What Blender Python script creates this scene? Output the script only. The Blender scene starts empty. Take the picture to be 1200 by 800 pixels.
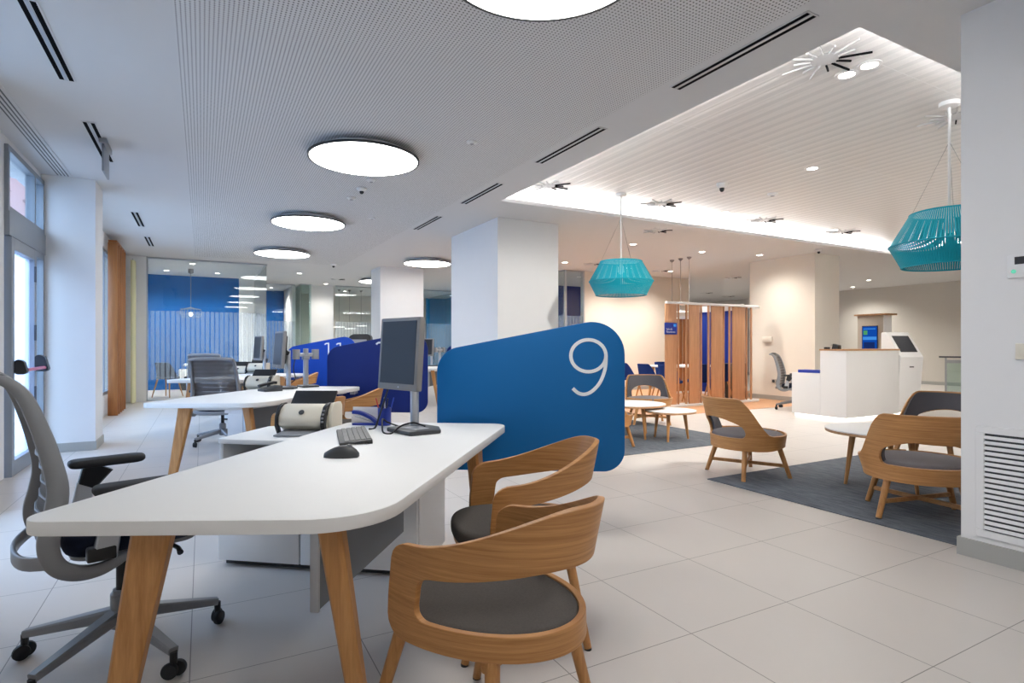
import bpy, bmesh, math, random
from mathutils import Matrix, Vector
random.seed(7)
C = bpy.context.scene.collection
D = bpy.data
PI = math.pi
rad = math.radians

# ---------------------------------------------------------------- materials
def lin(r, g, b):
    f = lambda c: (c/255/12.92) if c/255 <= .04045 else ((c/255+.055)/1.055)**2.4
    return (f(r), f(g), f(b), 1)

def newmat(name):
    m = D.materials.new(name); m.use_nodes = True
    nt = m.node_tree; nt.nodes.clear()
    out = nt.nodes.new('ShaderNodeOutputMaterial')
    return m, nt, out

def N(nt, t, **kw):
    n = nt.nodes.new(t)
    for k, v in kw.items():
        if k.startswith('i_'):
            n.inputs[k[2:].replace('_', ' ')].default_value = v
        else:
            setattr(n, k, v)
    return n

def link(nt, a, b): nt.links.new(a, b)

def mth(nt, op, a, b=None, c=None):
    n = nt.nodes.new('ShaderNodeMath'); n.operation = op
    for i, v in enumerate((a, b, c)):
        if v is None: continue
        if isinstance(v, (int, float)): n.inputs[i].default_value = v
        else: nt.links.new(v, n.inputs[i])
    return n.outputs[0]

def mixcol(nt, fac, a, b):
    n = nt.nodes.new('ShaderNodeMix'); n.data_type = 'RGBA'
    for i, v in ((0, fac), (6, a), (7, b)):
        if isinstance(v, (tuple, float, int)): n.inputs[i].default_value = v
        else: nt.links.new(v, n.inputs[i])
    return n.outputs[2]

def plain(name, col, rough=.5, spec=.5, metal=0, vary=.04, scale=6, bump=0, bscale=200, coat=0):
    m, nt, out = newmat(name)
    p = N(nt, 'ShaderNodeBsdfPrincipled')
    p.inputs['Roughness'].default_value = rough
    p.inputs['Metallic'].default_value = metal
    p.inputs['Specular IOR Level'].default_value = spec
    p.inputs['Coat Weight'].default_value = coat
    tc = N(nt, 'ShaderNodeTexCoord')
    nz = N(nt, 'ShaderNodeTexNoise'); nz.inputs['Scale'].default_value = scale
    link(nt, tc.outputs['Object'], nz.inputs['Vector'])
    a = tuple(c*(1-vary) for c in col[:3])+(1,); b = tuple(min(1, c*(1+vary)) for c in col[:3])+(1,)
    link(nt, mixcol(nt, nz.outputs['Fac'], a, b), p.inputs['Base Color'])
    if bump:
        n2 = N(nt, 'ShaderNodeTexNoise'); n2.inputs['Scale'].default_value = bscale
        link(nt, tc.outputs['Object'], n2.inputs['Vector'])
        bp = N(nt, 'ShaderNodeBump'); bp.inputs['Strength'].default_value = bump; bp.inputs['Distance'].default_value = .002
        link(nt, n2.outputs['Fac'], bp.inputs['Height']); link(nt, bp.outputs['Normal'], p.inputs['Normal'])
    link(nt, p.outputs['BSDF'], out.inputs['Surface'])
    return m

def wood(name, light, dark, coord='Object', stretch=(1, 1, .06), scale=26, rough=.42):
    m, nt, out = newmat(name)
    p = N(nt, 'ShaderNodeBsdfPrincipled'); p.inputs['Roughness'].default_value = rough
    tc = N(nt, 'ShaderNodeTexCoord'); mp = N(nt, 'ShaderNodeMapping'); mp.inputs['Scale'].default_value = stretch
    link(nt, tc.outputs[coord], mp.inputs['Vector'])
    n1 = N(nt, 'ShaderNodeTexNoise'); n1.inputs['Scale'].default_value = scale; n1.inputs['Detail'].default_value = 4; n1.inputs['Distortion'].default_value = .6
    n2 = N(nt, 'ShaderNodeTexNoise'); n2.inputs['Scale'].default_value = scale*5; n2.inputs['Detail'].default_value = 3
    link(nt, mp.outputs[0], n1.inputs['Vector']); link(nt, mp.outputs[0], n2.inputs['Vector'])
    f = mth(nt, 'ADD', mth(nt, 'MULTIPLY', n1.outputs['Fac'], .65), mth(nt, 'MULTIPLY', n2.outputs['Fac'], .35))
    r = N(nt, 'ShaderNodeValToRGB'); r.color_ramp.elements[0].position = .35; r.color_ramp.elements[1].position = .68
    r.color_ramp.elements[0].color = dark; r.color_ramp.elements[1].color = light
    link(nt, f, r.inputs['Fac']); link(nt, r.outputs['Color'], p.inputs['Base Color'])
    link(nt, p.outputs['BSDF'], out.inputs['Surface'])
    return m

def emit(name, col, s):
    m, nt, out = newmat(name)
    e = N(nt, 'ShaderNodeEmission'); e.inputs['Color'].default_value = col; e.inputs['Strength'].default_value = s
    link(nt, e.outputs[0], out.inputs['Surface'])
    return m

def glass(name, tint=(.93, .97, .96, 1), stripe=None, axis='X', film=(.85, .9, .95, 1), film_mix=.5, body=0.0):
    """clear pane: transparent + Fresnel reflection, optional vertical frosted stripes between two heights (object z)"""
    m, nt, out = newmat(name)
    tr = N(nt, 'ShaderNodeBsdfTransparent'); tr.inputs['Color'].default_value = tint
    gl = N(nt, 'ShaderNodeBsdfGlossy'); gl.inputs['Roughness'].default_value = .0
    fr = N(nt, 'ShaderNodeFresnel'); fr.inputs['IOR'].default_value = 1.5
    ge = N(nt, 'ShaderNodeNewGeometry')      # same reflectance on both faces of the pane
    link(nt, mth(nt, 'SUBTRACT', 1.5, mth(nt, 'MULTIPLY', ge.outputs['Backfacing'], 1.5-1/1.5)), fr.inputs['IOR'])
    mx = N(nt, 'ShaderNodeMixShader')
    link(nt, fr.outputs[0], mx.inputs[0]); link(nt, tr.outputs[0], mx.inputs[1]); link(nt, gl.outputs[0], mx.inputs[2])
    res = mx.outputs[0]
    if stripe:
        z0, z1, pitch, duty = stripe
        tc = N(nt, 'ShaderNodeTexCoord'); sx = N(nt, 'ShaderNodeSeparateXYZ')
        link(nt, tc.outputs['Object'], sx.inputs[0])
        u = sx.outputs[axis]; z = sx.outputs['Z']
        st = mth(nt, 'LESS_THAN', mth(nt, 'FRACT', mth(nt, 'DIVIDE', mth(nt, 'ADD', u, 50.), pitch)), duty)
        zz = mth(nt, 'MULTIPLY', mth(nt, 'GREATER_THAN', z, z0), mth(nt, 'LESS_THAN', z, z1))
        k = mth(nt, 'MULTIPLY', st, zz)
        df = N(nt, 'ShaderNodeBsdfDiffuse'); df.inputs['Color'].default_value = film
        tl = N(nt, 'ShaderNodeBsdfTranslucent'); tl.inputs['Color'].default_value = film
        m1 = N(nt, 'ShaderNodeMixShader'); m1.inputs[0].default_value = .5
        link(nt, df.outputs[0], m1.inputs[1]); link(nt, tl.outputs[0], m1.inputs[2])
        m2 = N(nt, 'ShaderNodeMixShader'); link(nt, mth(nt, 'MULTIPLY', k, film_mix), m2.inputs[0])
        link(nt, res, m2.inputs[1]); link(nt, m1.outputs[0], m2.inputs[2]); res = m2.outputs[0]
    if body:
        df = N(nt, 'ShaderNodeBsdfTranslucent'); df.inputs['Color'].default_value = film
        m2 = N(nt, 'ShaderNodeMixShader'); m2.inputs[0].default_value = body
        link(nt, res, m2.inputs[1]); link(nt, df.outputs[0], m2.inputs[2]); res = m2.outputs[0]
    link(nt, res, out.inputs['Surface'])
    return m

def floor_mat():
    m, nt, out = newmat('floor_tiles')
    p = N(nt, 'ShaderNodeBsdfPrincipled')
    g = N(nt, 'ShaderNodeNewGeometry'); s = N(nt, 'ShaderNodeSeparateXYZ'); link(nt, g.outputs['Position'], s.inputs[0])
    def groove(o, off):
        f = mth(nt, 'FRACT', mth(nt, 'DIVIDE', mth(nt, 'ADD', o, 61.-off), .61))
        return mth(nt, 'LESS_THAN', mth(nt, 'ABSOLUTE', mth(nt, 'SUBTRACT', f, .5)), .5-.0032)
    inside = mth(nt, 'MULTIPLY', groove(s.outputs['X'], 1.79), groove(s.outputs['Y'], 1.73))
    n = N(nt, 'ShaderNodeTexNoise'); n.inputs['Scale'].default_value = 1.6; n.inputs['Detail'].default_value = 5
    link(nt, g.outputs['Position'], n.inputs['Vector'])
    tile = mixcol(nt, n.outputs['Fac'], lin(197, 191, 186), lin(207, 201, 196))
    col = mixcol(nt, inside, lin(128, 124, 120), tile)
    link(nt, col, p.inputs['Base Color'])
    r = mth(nt, 'ADD', mth(nt, 'MULTIPLY', n.outputs['Fac'], .12), .3)
    link(nt, r, p.inputs['Roughness']); p.inputs['Specular IOR Level'].default_value = .45
    link(nt, p.outputs['BSDF'], out.inputs['Surface'])
    return m

def perforated():
    m, nt, out = newmat('perforated_board')
    p = N(nt, 'ShaderNodeBsdfPrincipled'); p.inputs['Roughness'].default_value = .8
    g = N(nt, 'ShaderNodeNewGeometry'); s = N(nt, 'ShaderNodeSeparateXYZ'); link(nt, g.outputs['Position'], s.inputs[0])
    P = .024
    def q(o): return mth(nt, 'MULTIPLY', mth(nt, 'SUBTRACT', mth(nt, 'FRACT', mth(nt, 'DIVIDE', mth(nt, 'ADD', o, 48.), P)), .5), P)
    x, y = q(s.outputs['X']), q(s.outputs['Y'])
    d = mth(nt, 'SQRT', mth(nt, 'ADD', mth(nt, 'MULTIPLY', x, x), mth(nt, 'MULTIPLY', y, y)))
    hole = mth(nt, 'LESS_THAN', d, .0052)
    link(nt, mixcol(nt, hole, (.66, .66, .665, 1), (.07, .07, .075, 1)), p.inputs['Base Color'])
    link(nt, p.outputs['BSDF'], out.inputs['Surface'])
    return m

def slatted():
    m, nt, out = newmat('ceiling_slats')
    p = N(nt, 'ShaderNodeBsdfPrincipled'); p.inputs['Roughness'].default_value = .38
    g = N(nt, 'ShaderNodeNewGeometry'); s = N(nt, 'ShaderNodeSeparateXYZ'); link(nt, g.outputs['Position'], s.inputs[0])
    fx = mth(nt, 'FRACT', mth(nt, 'DIVIDE', mth(nt, 'ADD', s.outputs['X'], 50.), .15))
    tri = mth(nt, 'ABSOLUTE', mth(nt, 'SUBTRACT', fx, .5))
    dk = mth(nt, 'GREATER_THAN', tri, .3)
    fy = mth(nt, 'FRACT', mth(nt, 'DIVIDE', mth(nt, 'ADD', s.outputs['Y'], 50.3), 1.55))
    jt = mth(nt, 'LESS_THAN', fy, .006)
    c = mixcol(nt, dk, (.76, .75, .74, 1), (.665, .66, .655, 1))
    c = mixcol(nt, jt, c, (.8, .8, .8, 1))
    link(nt, c, p.inputs['Base Color'])
    bp = N(nt, 'ShaderNodeBump'); bp.inputs['Strength'].default_value = .3; bp.inputs['Distance'].default_value = .01
    link(nt, mth(nt, 'MINIMUM', mth(nt, 'MULTIPLY', tri, 6), 1.), bp.inputs['Height']); link(nt, bp.outputs['Normal'], p.inputs['Normal'])
    link(nt, p.outputs['BSDF'], out.inputs['Surface'])
    return m

def mesh_fabric(name, col, alpha, z_pitch, strength=.3):
    m, nt, out = newmat(name)
    tc = N(nt, 'ShaderNodeTexCoord'); s = N(nt, 'ShaderNodeSeparateXYZ'); link(nt, tc.outputs['Object'], s.inputs[0])
    w = mth(nt, 'ABSOLUTE', mth(nt, 'SUBTRACT', mth(nt, 'FRACT', mth(nt, 'DIVIDE', mth(nt, 'ADD', s.outputs['Z'], 5.), z_pitch)), .5))
    df = N(nt, 'ShaderNodeBsdfPrincipled'); df.inputs['Roughness'].default_value = .7
    link(nt, mixcol(nt, w, tuple(c*.75 for c in col[:3])+(1,), col), df.inputs['Base Color'])
    tr = N(nt, 'ShaderNodeBsdfTransparent')
    mx = N(nt, 'ShaderNodeMixShader')
    a = mth(nt, 'MINIMUM', mth(nt, 'ADD', mth(nt, 'MULTIPLY', w, strength), alpha), 1.)
    link(nt, a, mx.inputs[0]); link(nt, tr.outputs[0], mx.inputs[1]); link(nt, df.outputs[0], mx.inputs[2])
    link(nt, mx.outputs[0], out.inputs['Surface'])
    return m

def rug_mat(name):
    m, nt, out = newmat(name)
    p = N(nt, 'ShaderNodeBsdfPrincipled'); p.inputs['Roughness'].default_value = .95; p.inputs['Specular IOR Level'].default_value = .1
    tc = N(nt, 'ShaderNodeTexCoord'); mp = N(nt, 'ShaderNodeMapping'); mp.inputs['Scale'].default_value = (1, .12, 1)
    link(nt, tc.outputs['Object'], mp.inputs['Vector'])
    n = N(nt, 'ShaderNodeTexNoise'); n.inputs['Scale'].default_value = 70; n.inputs['Detail'].default_value = 4
    link(nt, mp.outputs[0], n.inputs['Vector'])
    n2 = N(nt, 'ShaderNodeTexNoise'); n2.inputs['Scale'].default_value = 300; link(nt, tc.outputs['Object'], n2.inputs['Vector'])
    f = mth(nt, 'ADD', mth(nt, 'MULTIPLY', n.outputs['Fac'], .7), mth(nt, 'MULTIPLY', n2.outputs['Fac'], .3))
    r = N(nt, 'ShaderNodeValToRGB'); r.color_ramp.elements[0].position = .35; r.color_ramp.elements[1].position = .65
    r.color_ramp.elements[0].color = lin(78, 83, 90); r.color_ramp.elements[1].color = lin(112, 117, 124)
    link(nt, f, r.inputs['Fac']); link(nt, r.outputs['Color'], p.inputs['Base Color'])
    link(nt, p.outputs['BSDF'], out.inputs['Surface'])
    return m

OAK_L, OAK_D = lin(196, 144, 88), lin(160, 109, 59)
M = dict(
    paint=plain('white_paint', (.80, .80, .80, 1), .85, .2, vary=.01),
    ceil=plain('ceiling_paint', (.64, .64, .645, 1), .9, .1, vary=.01),
    cream=plain('cream_paint', lin(226, 219, 208), .85, .2, vary=.01),
    greywall=plain('grey_paint', lin(205, 200, 192), .85, .2, vary=.01),
    base=plain('skirting_grey', lin(168, 168, 164), .55, vary=.02),
    floor=floor_mat(), perf=perforated(), slats=slatted(),
    floorwood=wood('floor_wood', lin(214, 164, 124), lin(192, 140, 100), 'Object', (.08, 1, 1), 20, .4),
    white=plain('white_laminate', (.82, .82, .81, 1), .5, .4, vary=.01),
    white_soft=plain('white_lacquer', (.80, .80, .80, 1), .5, .4, vary=.01),
    oak_uv=wood('oak_veneer', OAK_L, OAK_D, 'UV', (.6, 18, 1), 6),
    oak=wood('oak_solid', OAK_L, OAK_D, 'Object', (1, 1, .07), 30),
    oak_h=wood('oak_rail', OAK_L, OAK_D, 'Object', (.07, 1, 1), 30),
    oak_pale=wood('pale_oak_board', lin(200, 152, 114), lin(174, 126, 90), 'Object', (1, 1, .05), 24),
    oak_fin=wood('brown_fin', lin(176, 112, 58), lin(142, 84, 38), 'Object', (1, 1, .05), 20),
    seat=plain('charcoal_fabric', lin(84, 80, 77), .95, .1, vary=.18, scale=160, bump=.5, bscale=500),
    grey=plain('grey_fabric', lin(118, 114, 116), .95, .1, vary=.12, scale=160, bump=.5, bscale=500),
    darkgrey=plain('dark_grey_fabric', lin(92, 90, 94), .95, .1, vary=.12, scale=160, bump=.5, bscale=500),
    navyseat=plain('navy_fabric', lin(34, 40, 58), .9, .15, vary=.15, scale=160, bump=.4, bscale=500),
    blueseat=plain('blue_fabric', lin(28, 54, 118), .9, .15, vary=.1, scale=100),
    rug=rug_mat('woven_carpet'),
    blue9=plain('blue_panel', lin(0, 94, 156), .55, .3, vary=.02),
    blue10=plain('navy_panel', lin(0, 28, 100), .55, .3, vary=.02),
    blue11=plain('royal_panel', lin(0, 60, 164), .55, .3, vary=.02),
    bluewall=plain('blue_wall_paint', lin(0, 86, 156), .7, .2, vary=.02),
    bluedeep=plain('deep_blue_paint', lin(8, 42, 128), .7, .2, vary=.02),
    bluesky=plain('teal_blue_paint', lin(48, 140, 190), .7, .2, vary=.02),
    blueplastic=plain('blue_plastic', lin(22, 50, 150), .35, vary=.02),
    numeral=plain('white_vinyl', (.8, .83, .86, 1), .5, vary=.01),
    teal=plain('teal_cord', lin(0, 150, 168), .6, .3, vary=.05),
    alu=plain('satin_aluminium', lin(186, 190, 196), .35, .5, .75, vary=.02),
    grey_pl=plain('grey_plastic', lin(150, 152, 156), .42, .5, .1, vary=.02),
    frame_pl=plain('chair_grey_plastic', lin(136, 138, 142), .4, .5, .15, vary=.02),
    midgrey=plain('mid_grey_metal', lin(140, 147, 155), .45, .5, .2, vary=.02),
    bezel=plain('bezel_grey', lin(128, 125, 124), .5, vary=.02),
    black=plain('black_plastic', lin(24, 25, 28), .4, vary=.05),
    blackmatte=plain('black_rubber', lin(30, 31, 35), .6, vary=.05),
    dark=plain('void_black', (.006, .006, .007, 1), .9, .05),
    charcoal=plain('charcoal_plastic', lin(58, 60, 63), .45, vary=.04),
    key=plain('key_grey', lin(120, 120, 120), .55, vary=.04),
    screen=plain('screen_off', lin(46, 48, 54), .4, .25, vary=.02),
    modesty=plain('grey_modesty', lin(112, 118, 126), .6, vary=.02),
    cream_pl=plain('cream_plastic', lin(222, 215, 198), .4, vary=.02),
    pinkbar=plain('pink_red_bar', lin(214, 120, 150), .4, vary=.02),
    curtain=plain('cream_curtain', lin(226, 222, 208), .9, .1, vary=.03),
    curtain2=plain('yellow_curtain', lin(222, 218, 178), .9, .1, vary=.03),
    taupe=plain('taupe_panel', lin(186, 176, 164), .7, .2, vary=.02),
    facade=plain('pale_facade', lin(196, 204, 216), .9, .1, vary=.05),
    brickpink=plain('pink_facade', lin(150, 112, 106), .9, .1, vary=.08),
    pave=plain('pavement', lin(180, 178, 176), .9, .1, vary=.06),
    red=plain('red_pen', lin(190, 60, 50), .4), bluepen=plain('blue_pen', lin(30, 60, 170), .4),
    paper=plain('white_paper', (.8, .8, .82, 1), .8, .2, vary=.02),
    lamp=emit('lamp_diffuser', (1, .985, .96, 1), 11.),
    strip=emit('cove_strip', (1, .985, .97, 1), 36.),
    dlight=emit('downlight_lens', (1, .93, .84, 1), 14.),
    warmled=emit('plinth_led', (1, .95, .86, 1), 3.),
    discglow=emit('disc_lamp_glow', (1, .96, .88, 1), 3.),
    green=emit('green_button', (.2, .8, .55, 1), .6),
    scr_blue=emit('display_blue', lin(16, 66, 150), .9), scr_light=emit('display_light', lin(60, 130, 205), .9),
    scr_green=emit('display_green', lin(70, 140, 90), .9), scr_dark=emit('display_dark', lin(22, 40, 90), .9),
    pane=glass('clear_glass'),
    pane_tint=glass('green_glass', (.80, .90, .88, 1)),
    door_glass=glass('door_glass', (.95, .97, 1, 1), film=(.85, .92, 1, 1), body=.25),
    striped=glass('striped_glass', (.95, .98, .98, 1), (.46, 1.95, .095, .8), 'X', film=(.66, .78, .95, 1), film_mix=.2),
    striped_y=glass('striped_glass_side', (.93, .97, .97, 1), (.46, 1.95, .095, .8), 'Y', film=(.66, .78, .95, 1), film_mix=.2),
    net=mesh_fabric('grey_mesh', lin(140, 137, 138), .78, .05, .3),
    oak_top=wood('counter_wood', lin(196, 152, 108), lin(168, 124, 84), 'Object', (.08, 1, 1), 20),
)

# ---------------------------------------------------------------- mesh builder
def T(x=0, y=0, z=0): return Matrix.Translation((x, y, z))
def RX(a): return Matrix.Rotation(a, 4, 'X')
def RY(a): return Matrix.Rotation(a, 4, 'Y')
def RZ(a): return Matrix.Rotation(a, 4, 'Z')

class MB:
    def __init__(s): s.bm = bmesh.new()
    def _tr(s, vs, m):
        if m is not None:
            for v in vs: v.co = m @ v.co
    def box(s, x0, x1, y0, y1, z0, z1, m=None, bev=0, seg=2):
        vs = [s.bm.verts.new((x, y, z)) for z in (z0, z1) for x, y in ((x0, y0), (x1, y0), (x1, y1), (x0, y1))]
        fs = [(3, 2, 1, 0), (4, 5, 6, 7), (0, 1, 5, 4), (1, 2, 6, 5), (2, 3, 7, 6), (3, 0, 4, 7)]
        ff = [s.bm.faces.new([vs[i] for i in f]) for f in fs]
        if bev:
            es = list({e for f in ff for e in f.edges})
            r = bmesh.ops.bevel(s.bm, geom=es, offset=bev, segments=seg, profile=.5, affect='EDGES')
            allv = {v for v in r['verts']} | {v for v in vs if v.is_valid}
            allv |= {v for f in r['faces'] for v in f.verts}
            s._tr(allv, m)
        else: s._tr(vs, m)
        return s
    def prism(s, poly, z0, z1, m=None, bev=0):
        n = len(poly)
        if bev:
            def ins(d):
                out = []
                for i in range(n):
                    p0, p, p1 = Vector(poly[i-1]), Vector(poly[i]), Vector(poly[(i+1) % n])
                    a = (p-p0).normalized(); b = (p1-p).normalized()
                    na, nb = Vector((-a.y, a.x)), Vector((-b.y, b.x))
                    k = (na+nb); k = k/max(.3, k.dot(k)/2) if k.length > 1e-6 else na
                    out.append(p+k*d)
                return out
            ar = sum(poly[i][0]*poly[(i+1) % n][1]-poly[(i+1) % n][0]*poly[i][1] for i in range(n))
            sg = 1 if ar > 0 else -1
            lay = [(ins(sg*bev), z0), (ins(sg*bev*.3), z0+bev*.3), (poly, z0+bev), (poly, z1-bev), (ins(sg*bev*.3), z1-bev*.3), (ins(sg*bev), z1)]
        else: lay = [(poly, z0), (poly, z1)]
        rings = [[s.bm.verts.new((p[0], p[1], z)) for p in pl] for pl, z in lay]
        for a, b in zip(rings, rings[1:]):
            for i in range(n): s.bm.faces.new((a[i], a[(i+1) % n], b[(i+1) % n], b[i]))
        s.bm.faces.new(rings[0][::-1]); s.bm.faces.new(rings[-1])
        s._tr([v for r in rings for v in r], m)
        return s
    def loft(s, rings, m=None, cap=True, closed=True):
        vr = [[s.bm.verts.new(p) for p in r] for r in rings]
        n = len(vr[0])
        for a, b in zip(vr, vr[1:]):
            for i in range(n if closed else n-1): s.bm.faces.new((a[i], a[(i+1) % n], b[(i+1) % n], b[i]))
        if cap: s.bm.faces.new(vr[0][::-1]); s.bm.faces.new(vr[-1])
        s._tr([v for r in vr for v in r], m)
        return s
    def tube(s, pts, r, seg=12, m=None, cap=True):
        pts = [Vector(p) for p in pts]; n = len(pts)
        rs = r if isinstance(r, (list, tuple)) else [r]*n
        rings = []; up = None
        for i, p in enumerate(pts):
            t = (pts[min(i+1, n-1)]-pts[max(i-1, 0)]).normalized()
            if up is None: up = Vector((0, 0, 1)) if abs(t.z) < .9 else Vector((1, 0, 0))
            x = up.cross(t).normalized(); y = t.cross(x); up = y
            rings.append([p+x*rs[i]*math.cos(2*PI*k/seg)+y*rs[i]*math.sin(2*PI*k/seg) for k in range(seg)])
        return s.loft(rings, m, cap)
    def bar(s, p0, p1, w0, t0, w1=None, t1=None, side=(1, 0, 0), m=None):
        """tapered rectangular bar; side = direction of the width"""
        w1 = w0 if w1 is None else w1; t1 = t0 if t1 is None else t1
        p0, p1 = Vector(p0), Vector(p1); d = (p1-p0).normalized()
        x = Vector(side); x = (x-d*x.dot(d)).normalized(); y = d.cross(x)
        def ring(p, w, t):
            b = min(w, t)*.18; a = []
            for sx, sy in ((1, 1), (-1, 1), (-1, -1), (1, -1)):
                q = [(w/2*sx, (t/2-b)*sy), ((w/2-b)*sx, t/2*sy)]
                if sx*sy < 0: q = q[::-1]
                a += q
            return [p+x*u+y*v for u, v in a]
        return s.loft([ring(p0, w0, t0), ring(p1, w1, t1)], m)
    def sweep(s, pts, w, t, side=(1, 0, 0), m=None):
        """rectangular section swept along pts; w is across the curve's plane normal (side), t in the plane"""
        pts = [Vector(p) for p in pts]; n = len(pts); rings = []
        ws = w if isinstance(w, (list, tuple)) else [w]*n; ts = t if isinstance(t, (list, tuple)) else [t]*n
        sd = Vector(side).normalized()
        for i, p in enumerate(pts):
            d = (pts[min(i+1, n-1)]-pts[max(i-1, 0)]).normalized(); y = d.cross(sd).normalized()
            a, b = ws[i]/2, ts[i]/2; c = min(a, b)*.35
            rings.append([p+sd*u+y*v for u, v in ((a, b-c), (a-c, b), (-a+c, b), (-a, b-c), (-a, -b+c), (-a+c, -b), (a-c, -b), (a, -b+c))])
        return s.loft(rings, m)
    def lathe(s, prof, seg=32, m=None, cap=True):
        rings = [[(r*math.cos(2*PI*k/seg), r*math.sin(2*PI*k/seg), z) for k in range(seg)] for r, z in prof]
        return s.loft(rings, m, cap)
    def cushion(s, poly, z0, z1, r, crown=.0, m=None):
        cx = sum(p[0] for p in poly)/len(poly); cy = sum(p[1] for p in poly)/len(poly)
        def sc(d):
            out = []
            for p in poly:
                v = Vector((p[0]-cx, p[1]-cy)); L = v.length; v = v*max(.02, (L-d)/L); out.append((cx+v.x, cy+v.y))
            return out
        lay = [(sc(r), z0)]
        for k in range(1, 4): a = k/4*PI/2; lay.append((sc(r*(1-math.sin(a))), z0+r*(1-math.cos(a))))
        lay.append((poly, z0+r)); lay.append((poly, z1-r))
        for k in range(1, 5): a = k/4*PI/2; lay.append((sc(r*(1-math.cos(a))), z1-r+r*math.sin(a)))
        mx = min(math.hypot(p[0]-cx, p[1]-cy) for p in poly)
        for f in (.35, .6, .8, .95): lay.append((sc(r+(mx-r)*f), z1+crown*(1-(1-f)**2)))
        return s.loft([[(p[0], p[1], z) for p in pl] for pl, z in lay], m)
    def ribbon(s, pts, w, t, m=None, closed=False):
        """flat stroke of width w in the xz plane, thickness t along y"""
        n = len(pts); rings = []
        for i, p in enumerate(pts):
            a = pts[(i-1) % n] if closed else pts[max(i-1, 0)]; b = pts[(i+1) % n] if closed else pts[min(i+1, n-1)]
            d = Vector((b[0]-a[0], b[1]-a[1])).normalized(); q = Vector((-d.y, d.x))*w/2
            rings.append([(p[0]+q.x, -t, p[1]+q.y), (p[0]-q.x, -t, p[1]-q.y), (p[0]-q.x, 0, p[1]-q.y), (p[0]+q.x, 0, p[1]+q.y)])
        if closed: rings.append(rings[0])
        return s.loft(rings, m, not closed)
    def build(s, name, mat, parent=None, loc=None, rz=0, smooth=35, bevel=0, uv=None, sub=0):
        bm = s.bm
        bmesh.ops.recalc_face_normals(bm, faces=bm.faces[:])
        me = D.meshes.new(name)
        if uv:
            L = bm.loops.layers.uv.new('UVMap')
            for f in bm.faces:
                for l in f.loops: l[L].uv = uv(l.vert.co)
        bm.to_mesh(me); bm.free()
        o = D.objects.new(name, me); C.objects.link(o)
        me.materials.append(mat)
        if smooth:
            for p in me.polygons: p.use_smooth = True
            me.set_sharp_from_angle(angle=rad(smooth))
        if bevel:
            b = o.modifiers.new('edges', 'BEVEL'); b.width = bevel; b.segments = 2; b.limit_method = 'ANGLE'; b.angle_limit = rad(40); b.harden_normals = False
        if parent: o.parent = parent
        if loc is not None: o.location = loc
        if rz: o.rotation_euler.z = rz
        return o

def tag(o, label, cat=None, group=None, kind=None):
    o['label'] = label
    if cat: o['category'] = cat
    if group: o['group'] = group
    if kind: o['kind'] = kind
    return o
def thing(name, label, cat, loc=(0, 0, 0), rz=0, group=None):
    o = D.objects.new(name, None); C.objects.link(o)
    o.location = loc; o.rotation_euler = (0, 0, rz); o.empty_display_size = .1
    return tag(o, label, cat, group)
def struct(o, label=None):
    o['kind'] = 'structure'
    if label: o['label'] = label
    return o
def copy_tree(o, loc=None, rz=None, label=None, group=None, parent=None):
    kids = [c for c in C.objects if c.parent == o]
    c = o.copy(); C.objects.link(c)
    if parent is not None: c.parent = parent
    if loc is not None: c.location = loc
    if rz is not None: c.rotation_euler = (0, 0, rz)
    if label: c['label'] = label
    if group: c['group'] = group
    for k in kids: copy_tree(k, parent=c)
    return c
def rpoly(vs, rs, n=8):
    """polygon with rounded corners"""
    out = []; k = len(vs)
    rs = rs if isinstance(rs, (list, tuple)) else [rs]*k
    for i in range(k):
        p0, p, p1 = Vector(vs[i-1]), Vector(vs[i]), Vector(vs[(i+1) % k]); r = rs[i]
        a = (p0-p).normalized(); b = (p1-p).normalized(); ang = math.acos(max(-1, min(1, a.dot(b))))
        if r <= 0: out.append(tuple(p)); continue
        t = r/math.tan(ang/2); c = p+(a+b).normalized()*(r/math.sin(ang/2))
        s = p+a*t; e = p+b*t
        a0 = math.atan2(s.y-c.y, s.x-c.x); a1 = math.atan2(e.y-c.y, e.x-c.x); da = (a1-a0+PI) % (2*PI)-PI
        for j in range(n+1):
            q = a0+da*j/n; out.append((c.x+r*math.cos(q), c.y+r*math.sin(q)))
    return out
def ellipse(cx, cy, a, b, n=40, e=2.0):
    f = lambda c: math.copysign(abs(c)**(2/e), c)
    return [(cx+a*f(math.cos(2*PI*i/n)), cy+b*f(math.sin(2*PI*i/n))) for i in range(n)]
def smooth_path(pts, n=6):
    P = [Vector(p) for p in pts]; out = []
    for i in range(len(P)-1):
        p0, p1, p2, p3 = P[max(i-1, 0)], P[i], P[i+1], P[min(i+2, len(P)-1)]
        for j in range(n):
            t = j/n
            out.append(.5*((2*p1)+(p2-p0)*t+(2*p0-5*p1+4*p2-p3)*t*t+(-p0+3*p1-3*p2+p3)*t**3))
    out.append(P[-1]); return out
def sstep(a, b, x):
    t = max(0, min(1, (x-a)/(b-a))); return t*t*(3-2*t)
def facing(nx, ny): return math.atan2(nx, -ny)      # rotation that turns local -y to (nx, ny)
def heading(nx, ny): return math.atan2(-nx, ny)     # rotation that turns local +y to (nx, ny)
# ================================================================ SETTING
H = 3.1           # ceiling
HC = 3.28         # raised ceiling inside the cove
CX0, CX1, CY0, CY1 = 3.45, 12.67, 2.0, 6.67     # cove opening
XL, XR, YN, YF = -1.57, 19.6, -3.2, 22.0

struct(MB().box(XL-.3, XR+.2, YN-.2, YF+.2, -.2, 0).build('floor', M['floor'], smooth=0), 'pale beige square floor tiles with thin grey joints')
struct(MB().box(6.4, 12.6, 7.25, 11.92, 0, .004).build('floor_wood', M['floorwood'], smooth=0), 'warm wood floor under the slatted booth')

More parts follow.
